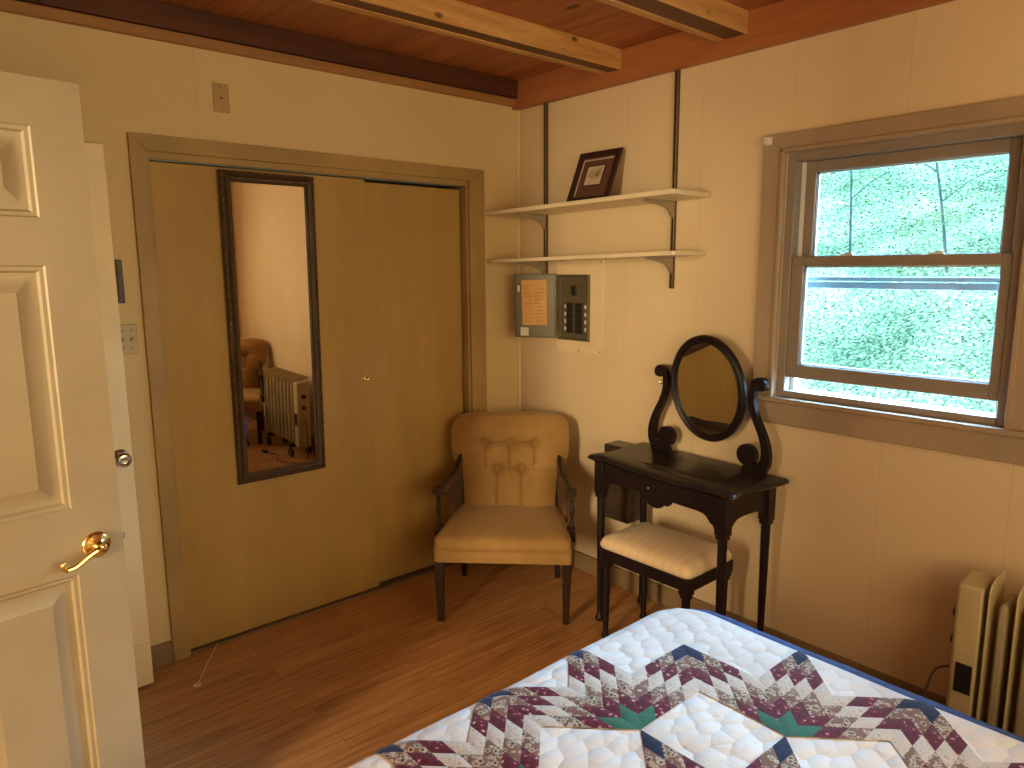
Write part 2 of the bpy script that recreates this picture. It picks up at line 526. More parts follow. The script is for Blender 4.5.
def tag(o, label, cat, group=None):
    o['label'] = label
    o['category'] = cat
    if group:
        o['group'] = group
    return o
def thing(name, label, cat, loc=(0, 0, 0), group=None):
    o = bpy.data.objects.new(name, None)
    o.empty_display_size = .1
    o.location = loc
    C.objects.link(o)
    WORLD[o.name] = Vector(loc)
    return tag(o, label, cat, group)
def struct(o, label=None):
    o['kind'] = 'structure'
    if label:
        o['label'] = label
        o['category'] = {'wall': 'wall', 'door': 'door', 'window': 'window', 'trim': 'trim', 'baseboard': 'baseboard', 'floor': 'floor', 'ceiling': 'ceiling'}.get(o.name.split('_')[0], o.name.split('_')[0])
    return o
def struct_root(name, label, loc=(0, 0, 0)):
    o = bpy.data.objects.new(name, None)
    o.location = loc
    o.empty_display_size = .1
    C.objects.link(o)
    WORLD[o.name] = Vector(loc)
    return struct(o, label)
def wall_holes(axis, at, th, u0, u1, z0, z1, holes):
    """solid wall with rectangular holes (a,b,za,zb); axis 'x' = plane X const"""
    us = sorted({u0, u1, *[h[0] for h in holes], *[h[1] for h in holes]})
    zs = sorted({z0, z1, *[h[2] for h in holes], *[h[3] for h in holes]})
    nu, nz = len(us) - 1, len(zs) - 1
    solid = {}
    for i in range(nu):
        for j in range(nz):
            cu, cz = (us[i] + us[i + 1]) / 2, (zs[j] + zs[j + 1]) / 2
            solid[i, j] = not any(a < cu < b and c < cz < d for a, b, c, d in holes)
    def P(i, j, w):
        p = at + th * w
        return (p, us[i], zs[j]) if axis == 'x' else (us[i], p, zs[j])
    idx = {}
    vs, fs = [], []
    def V(i, j, w):
        if (i, j, w) not in idx:
            idx[i, j, w] = len(vs)
            vs.append(P(i, j, w))
        return idx[i, j, w]
    for (i, j), s in solid.items():
        if not s:
            continue
        for w in (0, 1):
            fs.append((V(i, j, w), V(i + 1, j, w), V(i + 1, j + 1, w), V(i, j + 1, w)))
        for di, dj, e in ((-1, 0, ((0, 0), (0, 1))), (1, 0, ((1, 0), (1, 1))), (0, -1, ((0, 0), (1, 0))), (0, 1, ((0, 1), (1, 1)))):
            if not solid.get((i + di, j + dj), False):
                a, b = e
                fs.append((V(i + a[0], j + a[1], 0), V(i + b[0], j + b[1], 0), V(i + b[0], j + b[1], 1), V(i + a[0], j + a[1], 1)))
    return MB().add(vs, fs)
def smooth_path(pts, n=6):
    """Catmull-Rom through points (tuples of any length)"""
    out = []
    N = len(pts)
    for i in range(N - 1):
        p0, p1, p2, p3 = pts[max(i - 1, 0)], pts[i], pts[i + 1], pts[min(i + 2, N - 1)]
        for k in range(n):
            t = k / n
            out.append(tuple(.5 * (2 * b + (c - a) * t + (2 * a - 5 * b + 4 * c - d) * t * t + (3 * b - a - 3 * c + d) * t ** 3) for a, b, c, d in zip(p0, p1, p2, p3)))
    out.append(tuple(pts[-1]))
    return out

# ------------------------------------------------------------------ room shell
CEIL = 2.575
XL, YB = -3.10, -4.20
HX = -6.4                                              # far end of the hall beyond the doorway
DOOR_A, DOOR_B, DOOR_H = -1.99, -1.14, 2.05
struct(MB().box(HX, .12, YB - .12, .75, -.05, 0).build('floor', M['floor']), 'reddish brown laminate plank floor running toward the closet')
struct(MB().box(HX - .1, .35, YB - .2, .9, CEIL, CEIL + .14).build('ceiling', M['ceiling']), 'orange stained plank ceiling above the exposed beams')
CL0, CL1, CLH = -1.873, -.352, 2.045
struct(wall_holes('y', 0, .11, XL, .12, 0, CEIL, [(CL0, CL1, 0, CLH)]).build('wall_closet', M['wall_closet'], smooth=0), 'cream panelled wall around the closet opening')
WY0, WY1, WZ0, WZ1 = -2.352, -1.556, 1.083, 2.031
struct(wall_holes('x', 0, .12, YB - .12, 0, 0, CEIL, [(WY0, WY1, WZ0, WZ1)]).build('wall_window', M['wall_window'], smooth=0), 'cream panelled wall holding the window')
struct(wall_holes('x', XL - .11, .11, YB, .11, 0, CEIL, [(DOOR_A, DOOR_B, 0, DOOR_H)]).build('wall_left', M['wall_plain'], smooth=0), 'cream wall with the open doorway, left of the camera')
struct(MB().box(XL - .11, 0, YB - .12, YB, 0, CEIL).build('wall_back', M['wall_plain'], smooth=0), 'cream wall behind the bed, seen in the long mirror')
# closet interior
cb = MB().box(CL0 - .25, CL1 + .25, .62, .66, 0, CEIL).box(CL0 - .29, CL0 - .25, .11, .66, 0, CEIL).box(CL1 + .25, CL1 + .29, .11, .66, 0, CEIL)
struct(cb.build('wall_closet_inside', M['hall'], smooth=0), 'inner walls of the closet behind the sliding doors')
# hall shell beyond the doorway
hb = MB().box(HX - .1, XL - .11, YB - .12, YB, 0, CEIL).box(HX - .1, XL - .11, .4, .5, 0, CEIL).box(HX - .1, HX, YB, .4, 0, CEIL)
struct(hb.build('wall_hall', M['hall'], smooth=0), 'hall walls beyond the open doorway')

# closet casing, jambs
t = MB()
Z0, ZT = 0, 2.105
ow, iw = (-1.932, -.252), (CL0, CL1)
yf = -.019
# left, right and head boards with mitred corners
t.add([(ow[0], yf, 0), (iw[0], yf, 0), (iw[0], yf, CLH), (ow[0], yf, ZT), (ow[0], 0, 0), (iw[0], 0, 0), (iw[0], 0, CLH), (ow[0], 0, ZT)],
      [(0, 1, 2, 3), (7, 6, 5, 4), (0, 4, 5, 1), (1, 5, 6, 2), (2, 6, 7, 3), (3, 7, 4, 0)])
t.add([(iw[1], yf, 0), (ow[1], yf, 0), (ow[1], yf, ZT), (iw[1], yf, CLH), (iw[1], 0, 0), (ow[1], 0, 0), (ow[1], 0, ZT), (iw[1], 0, CLH)],
      [(0, 1, 2, 3), (7, 6, 5, 4), (0, 4, 5, 1), (1, 5, 6, 2), (2, 6, 7, 3), (3, 7, 4, 0)])
t.add([(iw[0], yf, CLH), (iw[1], yf, CLH), (ow[1], yf, ZT), (ow[0], yf, ZT), (iw[0], 0, CLH), (iw[1], 0, CLH), (ow[1], 0, ZT), (ow[0], 0, ZT)],
      [(0, 1, 2, 3), (7, 6, 5, 4), (0, 4, 5, 1), (1, 5, 6, 2), (2, 6, 7, 3), (3, 7, 4, 0)])
# jamb lining and head lining (show the depth of the opening)
t.box(CL0 - .001, CL0 + .012, -.004, .11, 0, CLH)
t.box(CL1 - .010, CL1 + .001, -.004, .11, 0, CLH)
t.box(CL0, CL1, -.006, .012, CLH - .026, CLH + .001)
t.box(CL0, CL1, .012, .11, CLH - .006, CLH + .001)
struct(t.build('trim_1', M['olive'], bevel=.003), 'olive tan casing boards around the closet opening')
struct(MB().box(CL0 + .012, CL1 - .016, .012, .075, CLH - .030, CLH - .006).build('trim_2', M['steel_rail'], bevel=.001), 'thin metal sliding door track under the closet head casing')
struct(MB().box(CL0 + .012, CL1 - .016, .004, .085, 0, .008).build('trim_3', M['threshold'], bevel=.002), 'pale floor track below the sliding closet doors')

# sliding closet doors
LD0, LD1 = CL0 + .013, -.938
d = struct(MB().box(LD0, LD1, .018, .036, .016, 2.012).build('door_3', M['closet'], bevel=.0015), 'flat tan left sliding closet door carrying the long mirror')
k = MB().lathe([(.013, 0), (.013, .004), (.010, .005), (.008, .0035), (.001, .003)], 18, Matrix.Translation((-.967, .018, 1.081)) @ Matrix.Rotation(PI / 2, 4, 'X'))
k.build('finger_pull', M['brass'], d)
struct(MB().box(-.995, -.372, .040, .058, .022, 2.003).build('door_4', M['closet'], bevel=.0015), 'flat tan right sliding closet door behind the armchair')

# baseboards
BB = .095
struct(MB().box(-.014, 0, YB, -.001, 0, BB).build('baseboard_window', M['base'], bevel=.003), 'brown baseboard along the window wall')
struct(MB().box(XL, ow[0], -.014, 0, 0, BB).build('baseboard_closet', M['base'], bevel=.003), 'brown baseboard left of the closet casing')
struct(MB().box(ow[1], -.014, -.014, 0, 0, BB).build('baseboard_corner', M['base'], bevel=.003), 'short brown baseboard between closet casing and corner')
struct(MB().box(XL, -.014, YB, YB + .014, 0, BB).build('baseboard_back', M['base'], bevel=.003), 'brown baseboard along the back wall')

# corner bead, wall-top strip, ledger, beams
struct(MB().prism([(0, 0), (-.016, 0), (-.012, -.012), (0, -.016)], BB, 2.44, 'xy').build('trim_4', M['cover'], bevel=.002), 'cream cove strip up the corner beside the shelves')
struct(MB().box(XL, -.04, -.030, 0, 2.447, 2.484).build('trim_5', M['strip'], bevel=.003), 'thin tan strip under the dark beam over the closet')
struct(MB().box(-.042, 0, YB, -.001, 2.433, CEIL).build('trim_6', M['ledger'], bevel=.003), 'orange stained ledger board along the top of the window wall')
def beam(y0, y1, z0, m, label):
    if len(m) == 1:
        mb = MB().box(XL, -.042, y0, y1, z0, CEIL)
    else:
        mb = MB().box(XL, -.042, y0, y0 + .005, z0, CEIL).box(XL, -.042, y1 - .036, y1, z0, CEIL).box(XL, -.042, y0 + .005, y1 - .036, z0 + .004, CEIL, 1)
    return struct(mb.build('ceiling_beam', m, bevel=.002), label)
beam(-.046, 0, 2.486, [M['beam_dark']], 'dark stained beam hard against the wall over the closet')
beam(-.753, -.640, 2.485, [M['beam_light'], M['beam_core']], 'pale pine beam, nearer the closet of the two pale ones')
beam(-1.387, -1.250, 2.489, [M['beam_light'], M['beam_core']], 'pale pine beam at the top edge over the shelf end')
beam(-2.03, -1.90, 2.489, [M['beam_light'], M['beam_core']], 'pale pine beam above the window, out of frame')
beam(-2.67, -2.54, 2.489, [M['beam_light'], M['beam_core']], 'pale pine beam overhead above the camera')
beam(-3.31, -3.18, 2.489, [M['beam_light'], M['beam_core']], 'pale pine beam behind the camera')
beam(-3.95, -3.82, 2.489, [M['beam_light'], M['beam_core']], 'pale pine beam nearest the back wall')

# doorway casing in the left wall (off frame)
t = MB()
for x0, x1 in ((XL, XL + .016), (XL - .126, XL - .11)):
    t.box(x0, x1, DOOR_A - .07, DOOR_A, 0, DOOR_H + .07).box(x0, x1, DOOR_B, DOOR_B + .05, 0, DOOR_H + .07).box(x0, x1, DOOR_A, DOOR_B, DOOR_H, DOOR_H + .07)
struct(t.build('trim_7', M['door2'], bevel=.002), 'white casing around the open doorway')

# ------------------------------------------------------------------ panel doors
def panel_door(W, H, T, cols, rows):
    """slab in local x 0..W (hinge at 0), y 0..T, z 0..H with raised panels on both faces"""
    mb = MB()
    xs = sorted({0, W, *[c for p in cols for c in p]})
    zs = sorted({0, H, *[r for p in rows for r in p]})
    def is_panel(i, j):
        return (xs[i], xs[i + 1]) in cols and (zs[j], zs[j + 1]) in rows
    for y, s in ((0, 1), (T, -1)):
        for i in range(len(xs) - 1):
            for j in range(len(zs) - 1):
                a, b, c, e = xs[i], xs[i + 1], zs[j], zs[j + 1]
                if not is_panel(i, j):
                    mb.add([(a, y, c), (b, y, c), (b, y, e), (a, y, e)], [(0, 1, 2, 3)])
                    continue
                loops = []
                for ins, dep in ((0, 0), (.004, .004), (.012, .005), (.017, .012), (.026, .0135), (.034, .0135), (.062, .004)):
                    loops.append([(a + ins, y + s * dep, c + ins), (b - ins, y + s * dep, c + ins), (b - ins, y + s * dep, e - ins), (a + ins, y + s * dep, e - ins)])
                mb.rings([[Vector(p) for p in l] for l in loops], 0, False)
                mb.add(loops[-1], [(0, 1, 2, 3)])
    mb.add([(0, 0, 0), (W, 0, 0), (W, T, 0), (0, T, 0)], [(0, 1, 2, 3)])
    mb.add([(0, 0, H), (W, 0, H), (W, T, H), (0, T, H)], [(0, 1, 2, 3)])
    mb.add([(0, 0, 0), (0, T, 0), (0, T, H), (0, 0, H)], [(0, 1, 2, 3)])
    mb.add([(W, 0, 0), (W, T, 0), (W, T, H), (W, 0, H)], [(0, 1, 2, 3)])
    return mb
ang = math.atan2(.019, .15)
W1 = .81
edge = Vector((-2.2795, -1.037, 0))
hinge = edge - Vector((cos(ang), sin(ang), 0)) * W1
root = struct_root('door_1', 'cream six-panel door standing open at the left edge')
dl = panel_door(W1, 2.018, .035, [(.113, .353), (.453, .703)], [(.21, .857), (1.024, 1.606), (1.712, 1.914)])
dl.build('door_leaf', M['door'], root, smooth=20)
# lever handle on the near face (local -y), latch in the edge
hx, hz = W1 - .062, .920
F = Matrix.Translation((hx, 0, hz)) @ Matrix.Rotation(PI / 2, 4, 'X')
h = MB().lathe([(.001, 0), (.033, 0), (.0335, .003), (.031, .007), (.026, .010), (.018, .0125), (.013, .016), (.0115, .030), (.0125, .040), (.0115, .047), (.006, .050), (.001, .0505)], 28, F)
lever_pts = smooth_path([(hx, -.044, hz), (hx - .016, -.046, hz - .001), (hx - .034, -.047, hz - .009), (hx - .051, -.047, hz - .020), (hx - .066, -.047, hz - .027), (hx - .080, -.047, hz - .028), (hx - .089, -.047, hz - .021), (hx - .089, -.047, hz - .013), (hx - .083, -.047, hz - .010)], 5)
n = len(lever_pts)
h.tube(lever_pts, [.0085 - .0035 * i / n for i in range(n)], 10)
h.tube([(hx - .083, -.053, hz - .014), (hx - .083, -.041, hz - .014)], .0065, 12)
ho = h.build('lever_handle', M['brass'], root)
MB().box(W1 - .0005, W1 + .0012, .006, .029, hz - .028, hz + .028).build('latch_plate', M['brass'], root, bevel=.0005)
MB().box(W1, W1 + .009, .011, .024, hz - .008, hz + .008).build('latch_bolt', M['chrome'], root, bevel=.002)
ob = MB().lathe([(.001, 0), (.033, 0), (.031, .007), (.018, .0125), (.0115, .030), (.0115, .047), (.001, .05)], 24, Matrix.Translation((hx, .035, hz)) @ Matrix.Rotation(-PI / 2, 4, 'X'))
ob.build('back_knob', M['brass'], root)
for z in (.25, 1.0, 1.78):
    MB().tube([(-.004, .0, z - .045), (-.004, .0, z + .045)], .006, 10).build('hinge', M['brass'], root)
root.location = hinge + Vector((0, 0, .010))
root.rotation_euler = (0, 0, ang)

# second door, flush white, behind the first
root = struct_root('door_2', 'plain white door edge with a chrome knob behind the six-panel door')
t = MB().box(-2.86, -2.040, -.132, -.098, .012, 2.036)
t.build('door_leaf', M['door2'], root, bevel=.002)
MB().box(-2.86, -2.041, -.139, -.132, .012, .185).box(-2.86, -2.041, -.136, -.132, .185, .197).build('kick_board', M['door2'], root, bevel=.002)
F = Matrix.Translation((-2.082, -.132, .925)) @ Matrix.Rotation(PI / 2, 4, 'X')
MB().lathe([(.001, 0), (.031, 0), (.031, .004), (.026, .009), (.014, .013), (.0125, .028), (.020, .034), (.0265, .044), (.0265, .056), (.020, .064), (.013, .065), (.012, .062), (.005, .061), (.001, .061)], 28, F).build('door_knob', M['chrome'], root)
MB().box(-2.041, -2.0385, -.126, -.104, .90, .955).build('latch_plate', M['chrome'], root)

# ------------------------------------------------------------------ window
win = struct_root('window_1', 'taupe single-hung window, lower sash raised a crack, green hillside outside', (0, (WY0 + WY1) / 2, WZ0))
# casing boards
cy0, cy1, cz1 = -2.443, -1.465, 2.104
t = MB()
xf = -.020
def quadboard(p):  # four (y,z) corners
    a = [(xf, y, z) for y, z in p] + [(0, y, z) for y, z in p]
    t.add(a, [(0, 1, 2, 3), (7, 6, 5, 4), (0, 4, 5, 1), (1, 5, 6, 2), (2, 6, 7, 3), (3, 7, 4, 0)])
quadboard([(cy1, 1.085), (WY1, 1.085), (WY1, WZ1), (cy1, cz1)])
quadboard([(cy0, 1.085), (WY0, 1.085), (WY0, WZ1), (cy0, cz1)])
quadboard([(cy1, cz1), (WY1, WZ1), (WY0, WZ1), (cy0, cz1)])
# inner bead moulding
for a, b in ((WY1 + .001, WY1 + .016), (WY0 - .016, WY0 - .001)):
    t.box(-.028, -.018, a, b, 1.085, WZ1 + .014)
t.box(-.028, -.018, WY0 - .016, WY1 + .016, WZ1 + .001, WZ1 + .016)
t.build('casing', M['win_trim'], win, bevel=.003)
MB().box(-.024, .0, cy0, cy1 + .002, .977, 1.066).build('apron', M['win_trim'], win, bevel=.004)
MB().box(-.040, .030, cy0 - .01, cy1 + .012, 1.066, 1.086).build('sill', M['win_trim'], win, bevel=.004)
# vinyl outer frame
t = MB()
fy0, fy1, fz0, fz1 = WY0, WY1, 1.086, WZ1
t.box(.004, .10, fy1 - .034, fy1, fz0, fz1).box(.004, .10, fy0, fy0 + .030, fz0, fz1)
t.box(.006, .10, fy0 + .030, fy1 - .034, fz1 - .034, fz1).box(.006, .10, fy0 + .030, fy1 - .034, fz0, fz0 + .026)
t.build('outer_frame', M['vinyl'], win, bevel=.003)
t = MB()
t.box(.050, .10, fy1 - .052, fy1 - .034, fz0 + .026, fz1 - .034).box(.050, .10, fy0 + .030, fy0 + .046, fz0 + .026, fz1 - .034)
t.build('side_track', M['vinyl_pale'], win, bevel=.002)
def sash(name, x0, x1, y0, y1, z0, z1, sl, sr, rb, rt):
    s = MB().box(x0, x1, y1 - sl, y1, z0, z1).box(x0, x1, y0, y0 + sr, z0, z1).box(x0, x1, y0 + sr, y1 - sl, z0, z0 + rb).box(x0, x1, y0 + sr, y1 - sl, z1 - rt, z1)
    o = s.build(name, M['vinyl'], win, bevel=.003)
    xm = (x0 + x1) / 2
    MB().box(xm - .002, xm + .002, y0 + sr - .004, y1 - sl + .004, z0 + rb - .004, z1 - rt + .004).build('pane', M['glass'], o, smooth=0)
    # glazing bead with a bright edge
    b = MB()
    for e0, e1 in ((y1 - sl - .007, y1 - sl), (y0 + sr, y0 + sr + .007)):
        b.box(x1 - .012, x1 - .002, e0, e1, z0 + rb, z1 - rt)
    b.box(x1 - .012, x1 - .002, y0 + sr, y1 - sl, z0 + rb, z0 + rb + .007).box(x1 - .012, x1 - .002, y0 + sr, y1 - sl, z1 - rt - .007, z1 - rt)
    b.build('glazing_bead', M['vinyl_pale'], o)
    return o
up = sash('upper_sash', .050, .078, fy0 + .046, fy1 - .052, 1.600, fz1 - .034, .040, .030, .036, .040)
lo = sash('lower_sash', .012, .044, fy0 + .030, fy1 - .034, 1.166, 1.640, .046, .030, .052, .036)
for yy in (-1.775, -2.075):
    MB().box(.016, .040, yy - .045, yy + .0, 1.640, 1.647).box(.018, .034, yy - .040, yy - .022, 1.647, 1.652).build('tilt_latch', M['vinyl_pale'], lo, bevel=.001)
# storm window behind with its own rail
t = MB().box(.104, .118, fy0, fy0 + .030, fz0, fz1).box(.104, .118, fy1 - .034, fy1, fz0, fz1).box(.105, .117, fy0 + .03, fy1 - .034, fz1 - .03, fz1).box(.105, .117, fy0 + .03, fy1 - .034, fz0, fz0 + .022)
t.box(.105, .117, fy0 + .03, fy1 - .034, 1.546, 1.562).box(.108, .116, fy0 + .03, fy1 - .034, 1.518, 1.542)
t.build('storm_frame', M['steel_rail'], win, bevel=.002)
# small curtain rod bracket on the casing corner
br = thing('curtain_bracket', 'tiny white curtain rod bracket on upper left corner of window casing', 'bracket', (-.02, -1.49, 2.085))
MB().box(-.0225, -.020, -1.500, -1.472, 2.066, 2.098).box(-.052, -.0225, -1.500, -1.4975, 2.068, 2.094).box(-.052, -.050, -1.4975, -1.482, 2.068, 2.094).build('plate', M['bulb'], br, bevel=.0008)
MB().lathe([(.001, 0), (.003, 0), (.0025, .0015), (.001, .002)], 10, Matrix.Translation((-.0225, -1.480, 2.084)) @ Matrix.Rotation(-PI / 2, 4, 'Y')).build('screw', M['chrome'], br)

# ------------------------------------------------------------------ long mirror on the closet door
mr = thing('wall_mirror', 'tall narrow mirror in dark carved frame on the closet door', 'mirror', (-1.42, .018, .71))
mx0, mx1, mz0, mz1 = -1.611, -1.207, .690, 1.999
FW = .045
def frame_loops(x0, x1, z0, z1, prof, yb):
    """mitred moulding: prof = (inset, height off the wall)"""
    mb = MB()
    rings = []
    for ins, hgt in prof:
        rings.append([Vector((x0 + ins, yb - hgt, z0 + ins)), Vector((x1 - ins, yb - hgt, z0 + ins)), Vector((x1 - ins, yb - hgt, z1 - ins)), Vector((x0 + ins, yb - hgt, z1 - ins))])
    mb.rings(rings, 0, False)
    return mb
yb = .018
fo = frame_loops(mx0, mx1, mz0, mz1, [(0, 0), (0, .016), (.003, .021), (.010, .024), (.013, .020), (.017, .018), (.026, .026), (.034, .024), (.037, .016), (FW, .012), (FW, .0)], yb).build('frame', M['mirror_frame'], mr, smooth=25)
# carved beads along the outer moulding
b = MB()
bw = MB()
def bead(x, z, horizontal):
    a, c = (.0105, .0036) if horizontal else (.0036, .0105)
    b.lathe([(.02, -1), (.6, -.75), (1, 0), (.6, .75), (.02, 1)], 6, Matrix.Translation((x, yb - .0225, z)) @ Matrix.Diagonal((a, .004, c, 1)) @ Matrix.Rotation(PI / 2 if horizontal else 0, 4, 'Y'))
z = mz0 + .02
while z < mz1 - .01:
    bead(mx0 + .0065, z, False)
    bead(mx1 - .0065, z, False)
    z += .026
x = mx0 + .02
while x < mx1 - .01:
    bead(x, mz0 + .0065, True)
    bead(x, mz1 - .0065, True)
    x += .026
b.build('beading', M['carved'], fo)
for (x, z) in ((-1.41, mz1 - .006), (-1.41, mz0 + .006), (mx0 + .006, 1.38), (mx1 - .006, 1.30)):
    MB().lathe([(.001, -.004), (.004, -.003), (.005, 0), (.004, .003), (.001, .004)], 10, Matrix.Translation((x, yb - .0245, z)) @ Matrix.Rotation(PI / 2, 4, 'X')).build('gilt_stud', M['mirror_gold'], fo)
MB().box(mx0 + FW - .004, mx1 - FW + .004, yb - .011, yb - .006, mz0 + FW - .004, mz1 - FW + .004).build('mirror_glass', M['mirror'], mr, smooth=0)

mr.rotation_euler = (rad(.9), 0, 0)                     # hangs a little forward at the top

# ------------------------------------------------------------------ small wall plates
bp_ = thing('blank_plate', 'small beige blank cover plate high on the wall above the closet', 'wall plate', (-1.577, 0, 2.275))
MB().box(-1.609, -1.545, -.006, 0, 2.220, 2.331).build('plate', M['plate'], bp_, bevel=.003)
for z in (2.318, 2.276, 2.232):
    r = .0022 if z != 2.276 else .0045
    MB().lathe([(.0005, 0), (r, 0), (r * .8, .001), (.0005, .0014)], 10, Matrix.Translation((-1.577, -.006, z)) @ Matrix.Rotation(PI / 2, 4, 'X')).build('screw', M['blackhole'], bp_)
sw = thing('light_switch', 'ivory light switch plate beside the closet casing', 'light switch', (-1.99, 0, 1.345))
MB().box(-2.028, -1.957, -.006, 0, 1.288, 1.402).build('plate', M['plate_pale'], sw, bevel=.003)
for x in (-2.008, -1.978):
    MB().box(x - .0045, x + .0045, -.017, -.005, 1.338, 1.352).build('toggle', M['plate'], sw, bevel=.002)
    for z in (1.312, 1.378):
        MB().lathe([(.0005, 0), (.003, 0), (.002, .0012), (.0005, .0015)], 10, Matrix.Translation((x, -.006, z)) @ Matrix.Rotation(PI / 2, 4, 'X')).build('screw', M['black'], sw)
dk = thing('picture_frame', 'small dark picture hanging behind the white door edge', 'picture', (-2.055, 0, 1.56))
MB().box(-2.125, -1.990, -.016, 0, 1.482, 1.642).build('frame', M['frame_maroon'], dk, bevel=.003)
MB().box(-2.108, -2.007, -.018, -.015, 1.499, 1.625).build('picture', M['mat_maroon'], dk)

# ------------------------------------------------------------------ shelves
def make_shelf(name, label, x0, yl, yr, zl, dz, th, brackets, blen):
    root = thing(name, label, 'shelf', (0, (yl + yr) / 2, zl), 'shelves on the wall track')
    r = .022
    out = [(-.002, yl), (x0 + .002, yl), (x0, yl - .002)]
    out += [(x0, yr + .006), (x0 + .006, yr)]
    out += [(-.002 - r, yr)] + [(-.002 - r + r * sin(a), yr + r - r * cos(a)) for a in (rad(30), rad(60), rad(90))]
    vb = [(x, y, zl + dz * (yl - y) / (yl - yr)) for x, y in out]
    vt = [(x, y, z + th) for x, y, z in vb]
    n = len(out)
    mb = MB().add(vb + vt, [tuple(range(n)), tuple(range(n, 2 * n))] + [(k, (k + 1) % n, (k + 1) % n + n, k + n) for k in range(n)])
    mb.build('board', M['shelf'], root, bevel=.002)
    for y in brackets:
        zb = zl + dz * (yl - y) / (yl - yr)
        prof = [(-.019, -.001)] + [(-blen, -.001), (-blen - .003, -.006), (-blen, -.012)] + smooth_path([(-blen + .02, -.014), (-.13, -.020), (-.075, -.030), (-.045, -.046), (-.032, -.064), (-.019, -.074)], 4)
        br = MB()
        br.prism([(x, z + zb) for x, z in prof], y - .005, y + .005, 'xz')
        br.box(-blen, -.019, y - .009, y + .009, zb - .004, zb - .0005)
        bo = br.build('bracket', M['bracket'], root, bevel=.001)
        MB().lathe([(.0005, 0), (.004, 0), (.003, .002), (.0005, .0025)], 10, Matrix.Translation((-.045, y + .005, zb - .022)) @ Matrix.Rotation(-PI / 2, 4, 'X')).build('rivet', M['chrome'], bo)
    return root
make_shelf('wall_shelf', 'upper cream shelf, holding the framed picture', -.272, -.022, -1.226, 1.872, .019, .019, (-.226, -1.040), .215)
make_shelf('wall_shelf', 'lower cream shelf, just above the breaker panel', -.235, -.022, -1.212, 1.630, .021, .017, (-.226, -1.040), .195)
def upright(y, z0, z1, label):
    root = thing('shelf_track', label, 'shelf track', (0, y, z0), 'slotted shelf tracks')
    w = .0085
    t = MB().box(-.004, -.0005, y - w, y + w, z0, z1)
    t.box(-.017, -.0005, y - w, y - w + .003, z0, z1).box(-.017, -.0005, y + w - .003, y + w, z0, z1)
    t.build('channel', [M['upright']], root, bevel=.0008)
    l = MB().box(-.0185, -.0165, y - w - .0005, y - w + .004, z0, z1).box(-.0185, -.0165, y + w - .004, y + w + .0005, z0, z1)
    l.build('lip', M['upright_edge'], root, bevel=.0005)
    s = MB()
    z = z0 + .02
    while z < z1 - .02:
        s.box(-.0052, -.0038, y - .0025, y + .0025, z, z + .013)
        z += .026
    o = s.build('slots', M['blackhole'], root)
upright(-.226, 1.575, 2.433, 'dark slotted shelf track nearest the room corner')
upright(-1.040, 1.508, 2.433, 'dark slotted shelf track nearer the window')

# framed print leaning on the upper shelf (built upright, then leaned)
pf = thing('picture_frame', 'maroon framed small drawing leaning on the upper shelf', 'picture', (0, 0, 0))
w2, hh = .130, .262
def frame_y(x0, x1, z0, z1, prof):
    mb = MB()
    mb.rings([[Vector((x0 + i, -h, z0 + i)), Vector((x1 - i, -h, z0 + i)), Vector((x1 - i, -h, z1 - i)), Vector((x0 + i, -h, z1 - i))] for i, h in prof], 0, False)
    return mb
frame_y(-w2, w2, 0, hh, [(0, 0), (0, .012), (.004, .016), (.022, .014), (.028, .009), (.028, 0), (0, 0)]).build('frame', M['frame_maroon'], pf, smooth=25)
MB().box(-w2 + .024, w2 - .024, -.006, -.001, .024, hh - .024).build('mat_board', M['mat_maroon'], pf)
t = MB().box(-w2 + .036, w2 - .036, -.0068, -.006, hh - .044, hh - .038).box(-w2 + .036, -w2 + .042, -.0068, -.006, .036, hh - .040)
t.build('mat_line', M['mat_line'], pf)
MB().box(-.058, .058, -.0066, -.006, .083, .192).build('print_border', M['frame_maroon'], pf)
MB().box(-.051, .051, -.0072, -.0066, .090, .185).build('print', M['print'], pf)
pf.rotation_euler = (rad(-23), 0, rad(-90))
pf.location = (-.130, -.632, 1.903)

# ------------------------------------------------------------------ breaker panel
ep = thing('breaker_panel', 'grey electrical breaker panel with open door below the shelves', 'breaker panel', (0, -.436, 1.40))
# cover board with a hole is simply a board; the box face stands proud of it
cvr = MB().prism([(-.305, 1.165), (-.624, 1.165), (-.632, 1.173), (-.632, 1.640), (-.624, 1.648), (-.305, 1.648)], -.007, 0, 'yz')
cvr.build('cover_board', M['cover'], ep, bevel=.002)
for y, z in ((-.615, 1.63), (-.615, 1.185), (-.47, 1.178)):
    MB().lathe([(.0005, 0), (.004, 0), (.003, .0015), (.0005, .002)], 10, Matrix.Translation((-.007, y, z)) @ Matrix.Rotation(-PI / 2, 4, 'Y')).build('screw', M['black'], ep)
ey0, ey1, ez0, ez1 = -.545, -.327, 1.232, 1.568
t = MB()
t.rings([[Vector((-h, ey0 + i, ez0 + i)), Vector((-h, ey1 - i, ez0 + i)), Vector((-h, ey1 - i, ez1 - i)), Vector((-h, ey0 + i, ez1 - i))] for i, h in ((0, .006), (0, .018), (.003, .021), (.009, .021), (.011, .012), (.016, .010))], 0, False)
t.box(-.011, -.006, ey0 + .014, ey1 - .014, ez0 + .014, ez1 - .014)
fc = t.build('box_face', M['steel_grey'], ep, smooth=20)
MB().box(-.018, -.010, -.455, -.422, 1.462, 1.513).build('main_breaker', M['black'], ep, bevel=.002)
col = MB()
for y0, y1 in ((-.500, -.448), (-.434, -.388)):
    for kk in range(6):
        z1 = 1.424 - kk * .0262
        MB().box(-.017, -.010, y0, y1, z1 - .0245, z1).build('breaker', M['black'], ep, bevel=.0015)
